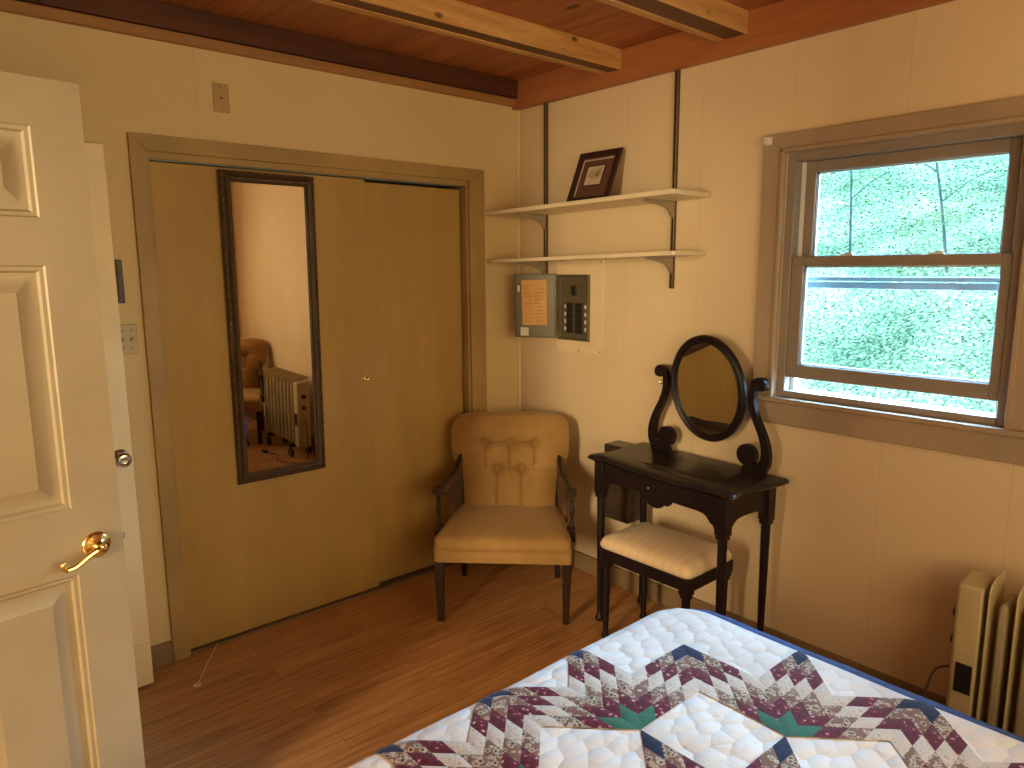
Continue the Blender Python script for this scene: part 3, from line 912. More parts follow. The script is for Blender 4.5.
for yy in (-.518, -.376):
    for kk in range(4):
        zz = 1.405 - kk * .038
        MB().box(-.0118, -.0108, yy - .006, yy + .006, zz - .009, zz + .009).build('number_label', M['tag'], ep)
th = rad(30)
hp = Vector((-.021, -.318, 0))
du, dn = Vector((-sin(th), cos(th), 0)), Vector((-cos(th), -sin(th), 0))
MT = Matrix(((du.x, dn.x, 0, hp.x), (du.y, dn.y, 0, hp.y), (0, 0, 1, 0), (0, 0, 0, 1)))
dW = .226
t = MB()
t.box(.004, dW, 0, .004, 1.238, 1.572, mat=MT)
t.box(.004, .010, .004, .012, 1.238, 1.572, mat=MT).box(dW - .006, dW, .004, .012, 1.238, 1.572, mat=MT).box(.004, dW, .004, .012, 1.566, 1.572, mat=MT).box(.004, dW, .004, .012, 1.238, 1.244, mat=MT)
dr = t.build('panel_door', M['steel_grey'], ep, bevel=.0015)
MB().box(dW - .030, dW - .012, .0045, .007, 1.475, 1.520, mat=MT).build('door_latch', M['black'], dr)
MB().box(dW - .028, dW - .015, .007, .008, 1.478, 1.512, mat=MT).build('latch_label', M['tag'], dr)
MB().box(.150, .195, .0045, .0055, 1.246, 1.290, mat=MT).build('printed_label', M['tag'], dr)
MB().tube([MT @ Vector((.002, .004, 1.245)), MT @ Vector((.002, .004, 1.565))], .004, 8).build('hinge', M['chrome'], dr)
# hand-written note taped inside the panel door
nt_ = thing('paper_note', 'brown handwritten paper note taped inside the breaker panel door', 'note', tuple(MT @ Vector((.11, .0065, 1.42))))
NM = MT @ Matrix.Translation((.118, 0, 1.418)) @ Matrix.Rotation(rad(2.5), 4, 'Y')
MB().add([NM @ Vector(p) for p in ((-.072, .0062, .120), (.066, .0062, .124), (.070, .0085, -.112), (-.066, .0080, -.116), (-.072, .0056, .120), (.066, .0056, .124), (.070, .0079, -.112), (-.066, .0074, -.116))],
         [(0, 1, 2, 3), (7, 6, 5, 4), (0, 4, 5, 1), (1, 5, 6, 2), (2, 6, 7, 3), (3, 7, 4, 0)]).build('sheet', M['paper'], nt_)
ink = MB()
rr = random.Random(3)
for row in range(11):
    zz = .092 - row * .0185
    for (a, bq) in ((.054, .018), (-.004, -.054)):
        x = a
        while x > bq:
            l = rr.uniform(.004, .013)
            if rr.random() < .78:
                pts = []
                for q in range(5):
                    pts.append(NM @ Vector((x - l * q / 4, .0094, zz + rr.uniform(-.0032, .0032))))
                ink.tube(pts, .0007, 4)
            x -= l + .004
ink.build('handwriting', M['ink'], nt_)

# ------------------------------------------------------------------ armchairs
def rounded_loop(hwf, hwr, yf, yr, z, r, inset=0, n=5):
    """trapezoid with rounded corners, anticlockwise from front-left; hwf/hwr half widths front/rear"""
    pts = [(-hwf, yf), (hwf, yf), (hwr, yr), (-hwr, yr)]
    cx, cy = 0, (yf + yr) / 2
    ins = []
    for x, y in pts:
        ins.append((x - math.copysign(inset, x), y + (inset if y < cy else -inset)))
    out = []
    for i in range(4):
        p, a, b = Vector(ins[i]), Vector(ins[i - 1]), Vector(ins[(i + 1) % 4])
        da, db = (a - p).normalized(), (b - p).normalized()
        s, e = p + da * r, p + db * r
        for k in range(n + 1):
            tt = k / n
            q = (1 - tt) ** 2 * s + 2 * tt * (1 - tt) * p + tt * tt * e
            out.append(Vector((q.x, q.y, z)))
    return out
BACK_W = [(.40, .232), (.48, .236), (.545, .240), (.585, .254), (.62, .285), (.66, .296), (.72, .303), (.78, .302), (.82, .292), (.843, .272), (.856, .240), (.864, .196)]
def interp(tab, z):
    for (a, b), (c, e) in zip(tab, tab[1:]):
        if z <= c:
            t_ = max(0, (z - a) / (c - a))
            return b + (e - b) * t_
    return tab[-1][1]
BUTTONS = [(-.128, .722), (.002, .722), (.130, .720), (-.062, .595), (.064, .595)]
def back_front(x, z):
    """how far the padded face stands forward of the base plane"""
    w = interp(BACK_W, z)
    u = min(1, abs(x) / max(w, .01))
    t_ = (z - .40) / .47
    pad = .040 * (1 - u ** 4) * (min(1, (1 - t_) * 7) ** .5 if t_ > .86 else 1)
    pad += .012 * math.exp(-((z - .80) / .05) ** 2) * (1 - u * u)
    d_ = 0
    for bx, bz in BUTTONS:
        q = ((x - bx) / .024) ** 2 + ((z - bz) / .024) ** 2
        d_ += .036 * math.exp(-q)
    def crease(x0, z0, x1, z1, dep, wd):
        vx, vz = x1 - x0, z1 - z0
        l2 = vx * vx + vz * vz
        k = max(0, min(1, ((x - x0) * vx + (z - z0) * vz) / l2))
        dd = math.hypot(x - x0 - k * vx, z - z0 - k * vz)
        return dep * math.exp(-(dd / wd) ** 2)
    d_ += crease(-.128, .722, -.128, .615, .015, .006) + crease(.002, .722, .002, .615, .016, .006) + crease(.130, .720, .128, .615, .015, .006)
    d_ += crease(-.062, .595, -.068, .41, .015, .006) + crease(.064, .595, .062, .41, .015, .006)
    d_ += crease(-.128, .724, .130, .722, .016, .009) + crease(-.062, .597, .064, .597, .014, .009)
    d_ += crease(-.190, .728, -.128, .722, .005, .010) + crease(.130, .720, .195, .728, .005, .010)
    d_ += crease(-.230, .60, -.062, .597, .004, .009) + crease(.064, .597, .230, .57, .007, .009)
    return pad - min(d_, .040)
def make_armchair(label):
    R = thing('armchair', label, 'armchair', (0, 0, 0), 'tufted tan armchairs')
    # seat
    rings = []
    for z, ins in ((.290, .006), (.292, .001), (.296, 0), (.342, 0), (.346, .003)):
        rings.append(rounded_loop(.316, .262, -.288, .215, z, .028, ins))
    st = MB().rings(rings, 0, True)
    band = st.build('seat', M['velvet'], R, smooth=45)
    rings = []
    for z, ins in ((.345, .004), (.350, -.001), (.362, -.004), (.380, -.004), (.396, .004), (.407, .018), (.413, .040), (.419, .085), (.424, .15), (.426, .2)):
        rings.append(rounded_loop(.316, .262, -.288, .215, z, max(.006, .032 - ins * .1), ins))
    MB().rings(rings, 0, True).build('seat_cushion', M['velvet'], R, smooth=60)
    MB().tube(rounded_loop(.316, .262, -.288, .215, .346, .028, -.001), .0035, 8, closed=True).build('piping', M['velvet'], band)
    # back
    def base_y(z):
        return .185 + (z - .40) * .17
    zs = [.36 + .0055 * i for i in range(90)] + [.8545, .858, .861, .8635]
    NX = 80
    loops = []
    for z in zs:
        zz = max(z, .40)
        w = interp(BACK_W, zz)
        lp = []
        for i in range(NX + 1):
            u = -1 + 2 * i / NX
            u = math.copysign(1 - (1 - abs(u)) ** 1.15, u)
            x = u * w
            lp.append(Vector((x, base_y(z) - back_front(x, zz), z)))
        th_ = .080 if z < .84 else .080 - (z - .84) * .9
        bow = .020
        for i, u in enumerate((1.0, 1.0, .92, .6, .2, -.2, -.6, -.92, -1.0, -1.0)):
            dep = (.030, th_ - .012, th_, th_ + bow * .5, th_ + bow * .6, th_ + bow * .6, th_ + bow * .5, th_, th_ - .012, .030)[i]
            lp.append(Vector((u * w, base_y(z) + dep, z)))
        loops.append(lp)
    bk = MB().rings(loops, 0, True).build('backrest', M['velvet'], R, smooth=50)
    for bx, bz in BUTTONS:
        y = base_y(bz) - back_front(bx, bz)
        MB().lathe([(.0005, -.002), (.0085, -.002), (.0095, .001), (.008, .004), (.004, .0058), (.0005, .0062)], 16, Matrix.Translation((bx, y - .003, bz)) @ Matrix.Rotation(PI / 2, 4, 'X')).build('button', M['velvet'], bk)
    # arms
    for s in (-1, 1):
        prof = [(.262, .36), (.262, .640)] + smooth_path([(.235, .655), (.19, .640), (.12, .604), (.05, .588), (-.04, .580), (-.118, .576)], 4) + [(-.118, .566)] + smooth_path([(-.10, .55), (-.03, .54), (.03, .50), (.055, .44), (.06, .36)], 4)
        n = len(prof)
        def xin(y):                                       # follows the tapering seat
            return .289 - (y + .288) / .503 * .050 + (.008 if y < .1 else 0) + .020 * max(0, min(1, (.16 - y) / .28))
        vs = [(s * (xin(y) - .002), y, z) for y, z in prof] + [(s * (xin(y) + .026), y, z) for y, z in prof]
        fs = [tuple(range(n)), tuple(reversed(range(n, 2 * n)))] + [(k, k + n, (k + 1) % n + n, (k + 1) % n) for k in range(n)]
        arm = MB().add(vs, fs).build('arm', M['velvet_dark'], R, bevel=.004)
        xa = s * (xin(-.10) + .012)
        rl = MB().box(xa - .026, xa + .026, -.152, -.098, .570, .590)
        rl.box(xa - .022, xa + .022, -.146, -.100, .560, .570)
        pts = smooth_path([(xa, -.11, .584), (s * (xin(.0) + .012), 0, .592), (s * (xin(.10) + .012), .10, .606), (s * (xin(.18) + .012), .18, .640), (s * (xin(.23) + .012), .232, .668)], 4)
        rl.tube(pts, [.012] * (len(pts) - 4) + [.011, .010, .008, .006], 8)
        rl.build('armrest', M['dark_wood'], arm, bevel=.003)
        for q, yy in enumerate((-.136, -.112)):
            sx = xa + s * .004
            sp_ = [(.007, 0), (.007, .012), (.011, .018), (.006, .026), (.0055, .050), (.010, .075), (.0115, .088), (.009, .104), (.0055, .122), (.006, .130), (.010, .138), (.007, .146), (.007, .156)]
            MB().lathe([(r_, .404 + h_) for r_, h_ in sp_], 12, Matrix.Translation((sx, yy, 0))).build('spindle', M['dark_wood'], arm, smooth=50)
        MB().box(xa - .02, xa + .02, -.152, -.096, .345, .405).build('arm_block', M['dark_wood'], arm, bevel=.003)
    # legs
    for s in (-1, 1):
        def leg(x0, y0, x1, y1, a, b):
            r0 = [Vector((x1 + dx * b, y1 + dy * b, 0)) for dx, dy in ((-1, -1), (1, -1), (1, 1), (-1, 1))]
            r1 = [Vector((x0 + dx * a, y0 + dy * a, .292)) for dx, dy in ((-1, -1), (1, -1), (1, 1), (-1, 1))]
            MB().rings([r0, r1]).build('leg', M['dark_wood'], R, bevel=.003)
        leg(s * .290, -.262, s * .286, -.264, .022, .014)
        leg(s * .236, .195, s * .246, .232, .020, .013)
    return R
ch = make_armchair('tan button-tufted armchair in the room corner by the closet')
ch.location = (-.507, -.475, 0)
ch.rotation_euler = (0, 0, rad(-45))
def copy_tree(o, parent=None):
    c = o.copy()
    C.objects.link(c)
    if parent:
        c.parent = parent
    for k_ in list(o.children):
        copy_tree(k_, c)
    return c
ch2 = copy_tree(ch)
ch2['label'] = 'tan tufted armchair seen only in the long mirror'
ch2.location = (-.437, -3.40, 0)
ch2.rotation_euler = (0, 0, rad(-150))

# ------------------------------------------------------------------ vanity table
va = thing('vanity_table', 'black-cherry vanity table with oval mirror below the window corner', 'vanity table', (0, 0, 0))
TH = .780
half = [(0, -.199), (.12, -.197), (.22, -.190), (.285, -.183), (.325, -.187), (.362, -.197), (.380, -.193), (.386, -.180), (.380, -.150), (.366, -.115), (.362, -.07), (.368, -.02), (.381, .04), (.386, .09), (.388, .165)]
half = smooth_path(half, 3)
outline = [(-x, y) for x, y in reversed(half[1:])] + half
def top_ring(ins, z):
    out = []
    for x, y in outline:
        sx = (.386 - ins) / .386
        out.append(Vector((x * sx, (y + .0) * (1 - ins / .19) if y < .16 else y, z)))
    return out
MB().rings([top_ring(.016, .753), top_ring(.013, .758), top_ring(.004, .761), top_ring(0, .766), top_ring(.001, .772), top_ring(.006, .776), top_ring(.010, .780)]).build('tabletop', M['cherry_top'], va, smooth=50)
# aprons
fp = [(-.318, .753), (-.318, .612), (-.302, .612)] + smooth_path([(-.296, .628), (-.288, .640), (-.278, .643), (-.268, .655), (-.255, .668), (-.235, .674), (-.215, .676)], 3) + [(-.095, .676)]
fp += smooth_path([(-.085, .674), (-.078, .660), (-.066, .652), (-.050, .654), (-.040, .645), (-.030, .636), (-.012, .630), (.0, .6295)], 3)
fp2 = [(-x, z) for x, z in reversed(fp[:-1])]
MB().prism(fp + fp2, -.176, -.160, 'xz').build('front_apron', M['cherry'], va, bevel=.002)
sp2 = [(-.160, .753), (-.160, .625)] + smooth_path([(-.140, .628), (-.118, .632), (-.100, .648), (-.078, .658), (-.04, .662), (-.01, .662)], 3)
sp2 = sp2 + [(-.03 - y, z) for y, z in reversed(sp2)]
for s in (-1, 1):
    MB().prism(sp2, s * .336, s * .322, 'yz').build('side_apron', M['cherry'], va, bevel=.002)
MB().prism([(-.32, .753), (-.32, .66), (.32, .66), (.32, .753)], .118, .132, 'xz').build('back_apron', M['cherry'], va)
dw = MB().box(-.195, .187, -.181, -.150, .681, .750).build('drawer', M['cherry'], va, bevel=.002)
MB().lathe([(.0005, 0), (.004, 0), (.0035, .006), (.006, .010), (.0062, .013), (.0035, .016), (.0005, .0165)], 14, Matrix.Translation((-.020, -.181, .713)) @ Matrix.Rotation(PI / 2, 4, 'X')).build('knob', M['chrome'], dw)
for sx in (-1, 1):
    for yy in (-.158, .120):
        t = MB().box(sx * .325 - .024, sx * .325 + .024, yy - .022, yy + .022, .608, .753)
        t.box(sx * .325 - .020, sx * .325 + .020, yy - .019, yy + .019, .590, .608)
        t.lathe([(.012, .0), (.018, .004), (.021, .011), (.020, .018), (.015, .026), (.0125, .034), (.0125, .060), (.014, .20), (.0165, .40), (.0185, .58), (.0185, .592)], 18, Matrix.Translation((sx * .325, yy, 0)))
        t.build('leg', M['cherry'], va, smooth=40, bevel=.0015)
# scrolled mirror supports
MY = .128                                              # local depth of the mirror plane
def ribbon(mb, pts, y0, y1):
    """pts: (x, z, halfwidth); flat scroll of varying width extruded y0..y1"""
    P2 = smooth_path(pts, 6)
    left, right = [], []
    for i, (x, z, w) in enumerate(P2):
        a, b2 = P2[max(i - 1, 0)], P2[min(i + 1, len(P2) - 1)]
        tx, tz = b2[0] - a[0], b2[1] - a[1]
        l = math.hypot(tx, tz) or 1
        nx, nz = -tz / l, tx / l
        left.append((x + nx * w, z + nz * w))
        right.append((x - nx * w, z - nz * w))
    rings = []
    for (a, b2) in zip(left, right):
        rings.append([Vector((a[0], y0, a[1])), Vector((b2[0], y0, b2[1])), Vector((b2[0], y1, b2[1])), Vector((a[0], y1, a[1]))])
    mb.rings(rings)
for s in (-1, 1):
    o_ = .010
    mb = MB()
    path = [(.262, 1.122, .006), (.272, 1.132, .012), (.268, 1.150, .014), (.250, 1.158, .013), (.233, 1.147, .013), (.224, 1.120, .013), (.221, 1.085, .0135), (.228, 1.045, .0135), (.246, 1.000, .014), (.270, .955, .015), (.290, .905, .017), (.297, .860, .019), (.289, .822, .022), (.268, .803, .024), (.236, .800, .022), (.205, .808, .018)]
    ribbon(mb, [(s * x + o_, z, w) for x, z, w in path], MY - .012, MY + .012)
    mb.lathe([(.044, -.0125), (.044, .0125)], 28, Matrix.Translation((s * .210 + o_, MY, .851)) @ Matrix.Rotation(PI / 2, 4, 'X'))
    mb.lathe([(.024, -.0125), (.024, .0125)], 20, Matrix.Translation((s * .254 + o_, MY, 1.140)) @ Matrix.Rotation(PI / 2, 4, 'X'))
    mb.box(s * .245 + o_ - .052, s * .245 + o_ + .052, MY - .013, MY + .013, TH - .002, .803)
    sup = mb.build('mirror_support', M['cherry'], va, smooth=35, bevel=.002)
    kn = MB().tube([(s * .215 + o_, MY, 1.092), (s * .180 + o_, MY, 1.092)], .005, 10)
    kn.tube([(s * .232 + o_, MY, 1.092), (s * .243 + o_, MY, 1.092)], .004, 8)
    ring = [(s * .252 + o_, MY + .010 * cos(a), 1.092 + .010 * sin(a)) for a in [2 * PI * q / 16 for q in range(16)]]
    kn.tube(ring, .0022, 6, closed=True)
    kn.build('pivot_pin', M['brass'], sup)
# oval mirror
om = MB()
ax_, az_ = .190, .2315
N = 64
prof = [(0, .010), (0, -.006), (.003, -.012), (.010, -.016), (.018, -.013), (.022, -.010), (.027, -.012), (.032, -.008), (.034, -.002), (.034, .010)]
tilt = Matrix.Translation((o_ - .002, MY, 1.092)) @ Matrix.Rotation(rad(7), 4, 'X')
loops = []
for q in range(N):
    a = 2 * PI * q / N
    loops.append([tilt @ Vector(((ax_ - i) * cos(a), h_, (az_ - i) * sin(a))) for i, h_ in prof])
om.rings(loops, 0, False, True)
fr_ = om.build('mirror_frame', M['cherry'], va, smooth=50)
mg = MB()
vs = [tilt @ Vector(((ax_ - .033) * cos(2 * PI * q / N), -.003, (az_ - .033) * sin(2 * PI * q / N))) for q in range(N)]
vs2 = [tilt @ Vector(((ax_ - .033) * cos(2 * PI * q / N), .000, (az_ - .033) * sin(2 * PI * q / N))) for q in range(N)]
mg.add(vs + vs2, [tuple(range(N)), tuple(range(2 * N - 1, N - 1, -1))])
mg.build('mirror_glass', M['mirror'], fr_, smooth=0)
vs = [tilt @ Vector(((ax_ - .010) * cos(2 * PI * q / N), .011, (az_ - .010) * sin(2 * PI * q / N))) for q in range(N)]
vs2 = [tilt @ Vector(((ax_ - .010) * cos(2 * PI * q / N), .007, (az_ - .010) * sin(2 * PI * q / N))) for q in range(N)]
MB().add(vs + vs2, [tuple(range(N)), tuple(range(2 * N - 1, N - 1, -1))] + [(q, (q + 1) % N, (q + 1) % N + N, q + N) for q in range(N)]).build('mirror_back', M['cherry'], fr_, smooth=0)
va.location = (-.215, -1.278, 0)
va.rotation_euler = (0, 0, rad(-94))

# dark box on the wall behind the vanity's left end
wb = thing('wall_box', 'dark brown box on the wall behind left end of vanity table', 'wall box', (0, -.82, .57))
MB().box(-.105, 0, -.893, -.738, .385, .757).build('case', M['box'], wb, bevel=.006)
MB().box(-.109, -.104, -.883, -.748, .397, .745).build('front_panel', M['box'], wb, bevel=.003)

# ------------------------------------------------------------------ stool
sl = thing('vanity_stool', 'cream cushioned stool tucked under the vanity table', 'stool', (-.315, -1.275, 0))
sx0, sx1, sy0, sy1 = -.470, -.158, -1.512, -1.052
def rr_loop(ins, z, r=.03):
    x0, x1, y0, y1 = sx0 + ins, sx1 - ins, sy0 + ins, sy1 - ins
    r = max(.004, min(r - ins * .25, .05))
    out = []
    for cx_, cy_, a0 in ((x1 - r, y1 - r, 0), (x0 + r, y1 - r, 90), (x0 + r, y0 + r, 180), (x1 - r, y0 + r, 270)):
        for q in range(6):
            a = rad(a0 + 18 * q)
            out.append(Vector((cx_ + r * cos(a), cy_ + r * sin(a), z)))
    return out
MB().rings([rr_loop(i, z) for i, z in ((.012, .402), (.002, .404), (-.003, .412), (-.003, .424), (.003, .438), (.012, .448), (.028, .456), (.055, .462), (.09, .466), (.13, .467))]).build('cushion', M['seat_stripe'], sl, smooth=60)
t = MB()
t.box(sx0, sx1, sy0, sy0 + .020, .352, .403).box(sx0, sx1, sy1 - .020, sy1, .352, .403).box(sx0 + .001, sx0 + .020, sy0 + .020, sy1 - .020, .353, .402).box(sx1 - .020, sx1 - .001, sy0 + .020, sy1 - .020, .353, .402)
t.build('seat_rail', M['cherry'], sl, bevel=.003)
for x in (sx0 + .0255, sx1 - .0255):
    for y in (sy0 + .0255, sy1 - .0255):
        t = MB().box(x - .022, x + .022, y - .022, y + .022, .335, .3995)
        t.box(x - .018, x + .018, y - .018, y + .018, .320, .335)
        t.lathe([(.012, 0), (.017, .005), (.018, .014), (.013, .026), (.0125, .05), (.0165, .22), (.0175, .322)], 16, Matrix.Translation((x, y, 0)))
        t.build('leg', M['cherry'], sl, smooth=40, bevel=.0015)

for o in sl.children:
    o.data.transform(Matrix.Diagonal((1, 1, 1.035, 1)))
sl.location.x -= .006
sl.location.y += .010

# ------------------------------------------------------------------ bed, blanket, quilt
BX0, BX1, BYF, BYH, BZ = -2.46, -.890, -1.735, -4.05, .592
bed = thing('bed', 'bed on low legs hidden under the patchwork quilt', 'bed', ((BX0 + BX1) / 2, -2.9, 0))
MB().box(BX0 + .03, BX1 - .03, BYH, BYF - .03, .13, .33).build('box_spring', M['mattress'], bed, bevel=.03, segs=4)
MB().box(BX0 + .012, BX1 - .012, BYH, BYF - .012, .33, BZ - .016).build('mattress', M['mattress'], bed, bevel=.055, segs=5)
for x in (BX0 + .09, BX1 - .09):
    for y in (BYH + .12, BYF - .14):
        MB().lathe([(.02, 0), (.028, .02), (.03, .13)], 14, Matrix.Translation((x, y, 0))).build('leg', M['rubber'], bed)
def drape(u, v, x0, x1, yf, z, r=.055, c=.15, lift=0):
    """cloth point (u, v) laid on a rounded rectangle top and hung over its edges"""
    qx = min(max(u, x0 + c), x1 - c)
    qy = min(v, yf - c)
    dx, dy = u - qx, v - qy
    d_ = math.hypot(dx, dy)
    if d_ < 1e-9:
        return Vector((u, v, z + lift))
    nx, ny = dx / d_, dy / d_
    flat = c - r
    if d_ <= flat:
        h_, zz, nz = d_, 0, 1
        nn = 0
    else:
        s_ = d_ - flat
        if s_ < r * PI / 2:
            a = s_ / r
            h_, zz, nz, nn = flat + r * sin(a), -r * (1 - cos(a)), cos(a), sin(a)
        else:
            k = s_ - r * PI / 2
            h_, zz, nz, nn = flat + r + .05 * k, -r - k, 0, 1
            ang_ = math.atan2(ny, nx)
            h_ += .010 * sin((u * 1.0 + v * 1.3) * 21) * min(1, k * 6)
    return Vector((qx + nx * (h_ + lift * nn), qy + ny * (h_ + lift * nn), z + zz + lift * nz))
def cloth_grid(u0, u1, v0, v1, step, fn):
    nu, nv = round((u1 - u0) / step), round((v1 - v0) / step)
    vs, fs = [], []
    for j in range(nv + 1):
        for i in range(nu + 1):
            vs.append(fn(u0 + (u1 - u0) * i / nu, v0 + (v1 - v0) * j / nv))
    for j in range(nv):
        for i in range(nu):
            a = j * (nu + 1) + i
            fs.append((a, a + 1, a + nu + 2, a + nu + 1))
    return vs, fs
# blue blanket under the quilt, showing along the far side
vs, fs = cloth_grid(-1.25, BX1 + .17, BYH, BYF + .05, .03, lambda u, v: drape(u, v, BX0, BX1 + .026, BYF - .03, BZ - .006, .06, .13, .004 * noise.noise(Vector((u * 9, v * 9, 0)))))
bl = MB().add(vs, fs).build('blanket', M['blanket'], None, smooth=60)
so = bl.modifiers.new('thick', 'SOLIDIFY')
so.thickness = .010
tag(bl, 'navy blue blanket edge showing along the far side of bed', 'blanket')
# quilt: a broken-star patchwork
QC = Vector((-1.680, -2.485))
S_ = .2195
def qfn(lift):
    def f(u, v):
        p = drape(u, v, BX0, BX1 + .005, BYF + .005, BZ + .006, .09, .17, lift)
        # soft unevenness of a made bed
        p.z += .006 * noise.noise(Vector((u * 3.1, v * 3.1, 2))) * (1 if p.z > BZ - .02 else 0)
        return p
    return f
QU0, QU1, QV1 = BX0 - .30, BX1 + .030, BYF + .36
vs, fs = cloth_grid(QU0, QU1, BYH, QV1, .0165, qfn(0))
q = MB().add(vs, fs, 0)
MATS = ['q_white', 'q_blue', 'q_floral', 'q_burg', 'q_beige', 'q_green']
ROW = {0: 5, 1: 3, 2: 2, 3: 4, 4: 3, 5: 2, 6: 1}       # inner tip green ... outer tip blue
def dirv(a):
    return Vector((cos(a), sin(a)))
def diamond(p, axis):
    e1, e2 = dirv(axis - PI / 8) * S_ / 4, dirv(axis + PI / 8) * S_ / 4
    for i in range(4):
        for j in range(4):
            o2 = p + e1 * i + e2 * j
            patch(o2, e1, e2, 3, ROW[i + j])
def patch(o2, e1, e2, n, mi):
    cen = o2 + (e1 + e2) / 2
    vv, ff = [], []
    for a in range(n + 1):
        for b_ in range(n + 1):
            p = o2 + e1 * (a / n) + e2 * (b_ / n)
            edge_d = min(a, n - a, b_, n - b_) / (n / 2)
            lift = .0022 + .0042 * edge_d
            u, v = p.x, p.y
            vv.append(qfn(lift)(u, v))
    for a in range(n):
        for b_ in range(n):
            k = a * (n + 1) + b_
            ff.append((k, k + 1, k + n + 2, k + n + 1))
    q.add(vv, ff, mi)
def vis(p):
    return p.y > BYH + .1 and QU0 < p.x < QU1
for k in range(8):
    a = PI / 8 + k * PI / 4
    diamond(QC, a)
    tip = QC + dirv(a) * S_ * 2 * cos(PI / 8)
    for da in (-PI / 4, 0, PI / 4):
        diamond(tip, a + da)
ql = q.build('patchwork_quilt', [M[k] for k in MATS], None, smooth=50)
tag(ql, 'white patchwork star quilt with burgundy, navy and green diamonds', 'quilt')

# ------------------------------------------------------------------ oil-filled radiator
hr = thing('oil_radiator', 'cream oil-filled radiator beyond the bed by the window wall', 'heater', (-.215, -2.64, 0))
HX0, HX1 = -.275, -.165
t = MB()
t.rings([[Vector((x, y, z)) for x, z in ((HX0 + i, .10), (HX1 - i, .10), (HX1 - i, .648 - i), (HX0 + i, .636 - i))] for y, i in ((-2.312, .010), (-2.318, .002), (-2.330, 0), (-2.385, 0))])
hs = t.build('control_housing', M['heater'], hr, bevel=.006, segs=3)
MB().box(HX0 - .0012, HX0 + .001, -2.376, -2.330, .285, .382).build('black_label', M['black'], hs)
for z in (.52, .43):
    MB().lathe([(.001, 0), (.018, 0), (.018, .005), (.014, .014), (.001, .015)], 18, Matrix.Translation((-.222, -2.312, z)) @ Matrix.Rotation(-PI / 2, 4, 'X')).build('dial', M['black'], hs)
yy = -2.402
fin0 = None
NF = 9
for i in range(NF):
    y = yy - .070 * i
    pr = []
    x0, x1, z0, z1 = HX0 - .004, HX1 + .030, .115, .672
    for cx_, cz_, a0, r in ((x1 - .022, z1 - .022, 0, .022), (x0 + .040, z1 - .048, 90, .040), (x0 + .02, z0 + .02, 180, .02), (x1 - .02, z0 + .02, 270, .02)):
        for qn in range(5):
            a = rad(a0 + 22.5 * qn)
            pr.append((cx_ + r * cos(a), cz_ + r * sin(a)))
    fn = MB().prism(pr, y - .003, y + .003, 'xz')
    fin = fn.build('fin', M['heater'], hr, bevel=.0025)
    if i < NF - 1:
        yc = y - .035
        MB().rings([[Vector((x, yc + sx_ * w_, z)) for x, sx_ in ((HX0 + .012 + e, -1), (HX0 + .004 + e, -.5), (HX0 + .004 + e, .5), (HX0 + .012 + e, 1), (HX1 + .01, 1), (HX1 + .01, -1))] for z, w_, e in ((.13, .012, .004), (.15, .0125, 0), (.585, .0125, 0), (.598, .010, .004), (.604, .004, .012))]).build('oil_column', M['heater_grey'], hr, smooth=40)
for yv in (-2.45, -2.90):
    MB().box(HX0 - .02, HX1 + .04, yv - .012, yv + .012, .085, .112).build('foot_bar', M['black'], hr, bevel=.003)
for yv in (-2.45, -2.90):
    for xv in (HX0 - .01, HX1 + .03):
        MB().lathe([(.008, -.012), (.036, -.010), (.040, 0), (.036, .010), (.008, .012)], 18, Matrix.Translation((xv, yv, .0405)) @ Matrix.Rotation(PI / 2, 4, 'Y')).build('castor', M['black'], hr)
cordp = smooth_path([(-.225, -2.313, .34, ), (-.228, -2.26, .30), (-.235, -2.235, .18), (-.25, -2.22, .05), (-.28, -2.21, .006), (-.36, -2.27, .006), (-.42, -2.40, .006), (-.36, -2.55, .006), (-.40, -2.68, .006)], 8)
MB().tube(cordp, .0038, 8).build('power_cord', M['cord'], hr)
MB().box(-.418, -.382, -2.735, -2.68, .0, .024).build('plug', M['black'], hr, bevel=.004)

hr.location.y -= .024

# ------------------------------------------------------------------ string pull by the closet door
sp_ = thing('pull_string', 'thin white string with end ring lying on floor by closet door', 'string', (-1.68, -.05, 0))
pts = smooth_path([(-1.752, .002, .010), (-1.775, -.03, .0035), (-1.830, -.115, .0035), (-1.870, -.18, .0035), (-1.910, -.244, .0035)], 6)
MB().tube(pts, .0022, 6).build('cord', M['string'], sp_)
MB().tube([(-1.9155 + .011 * cos(a), -.2545 + .011 * sin(a), .0035) for a in [2 * PI * k / 18 for k in range(18)]], .003, 8, closed=True).build('ring', M['string'], sp_)

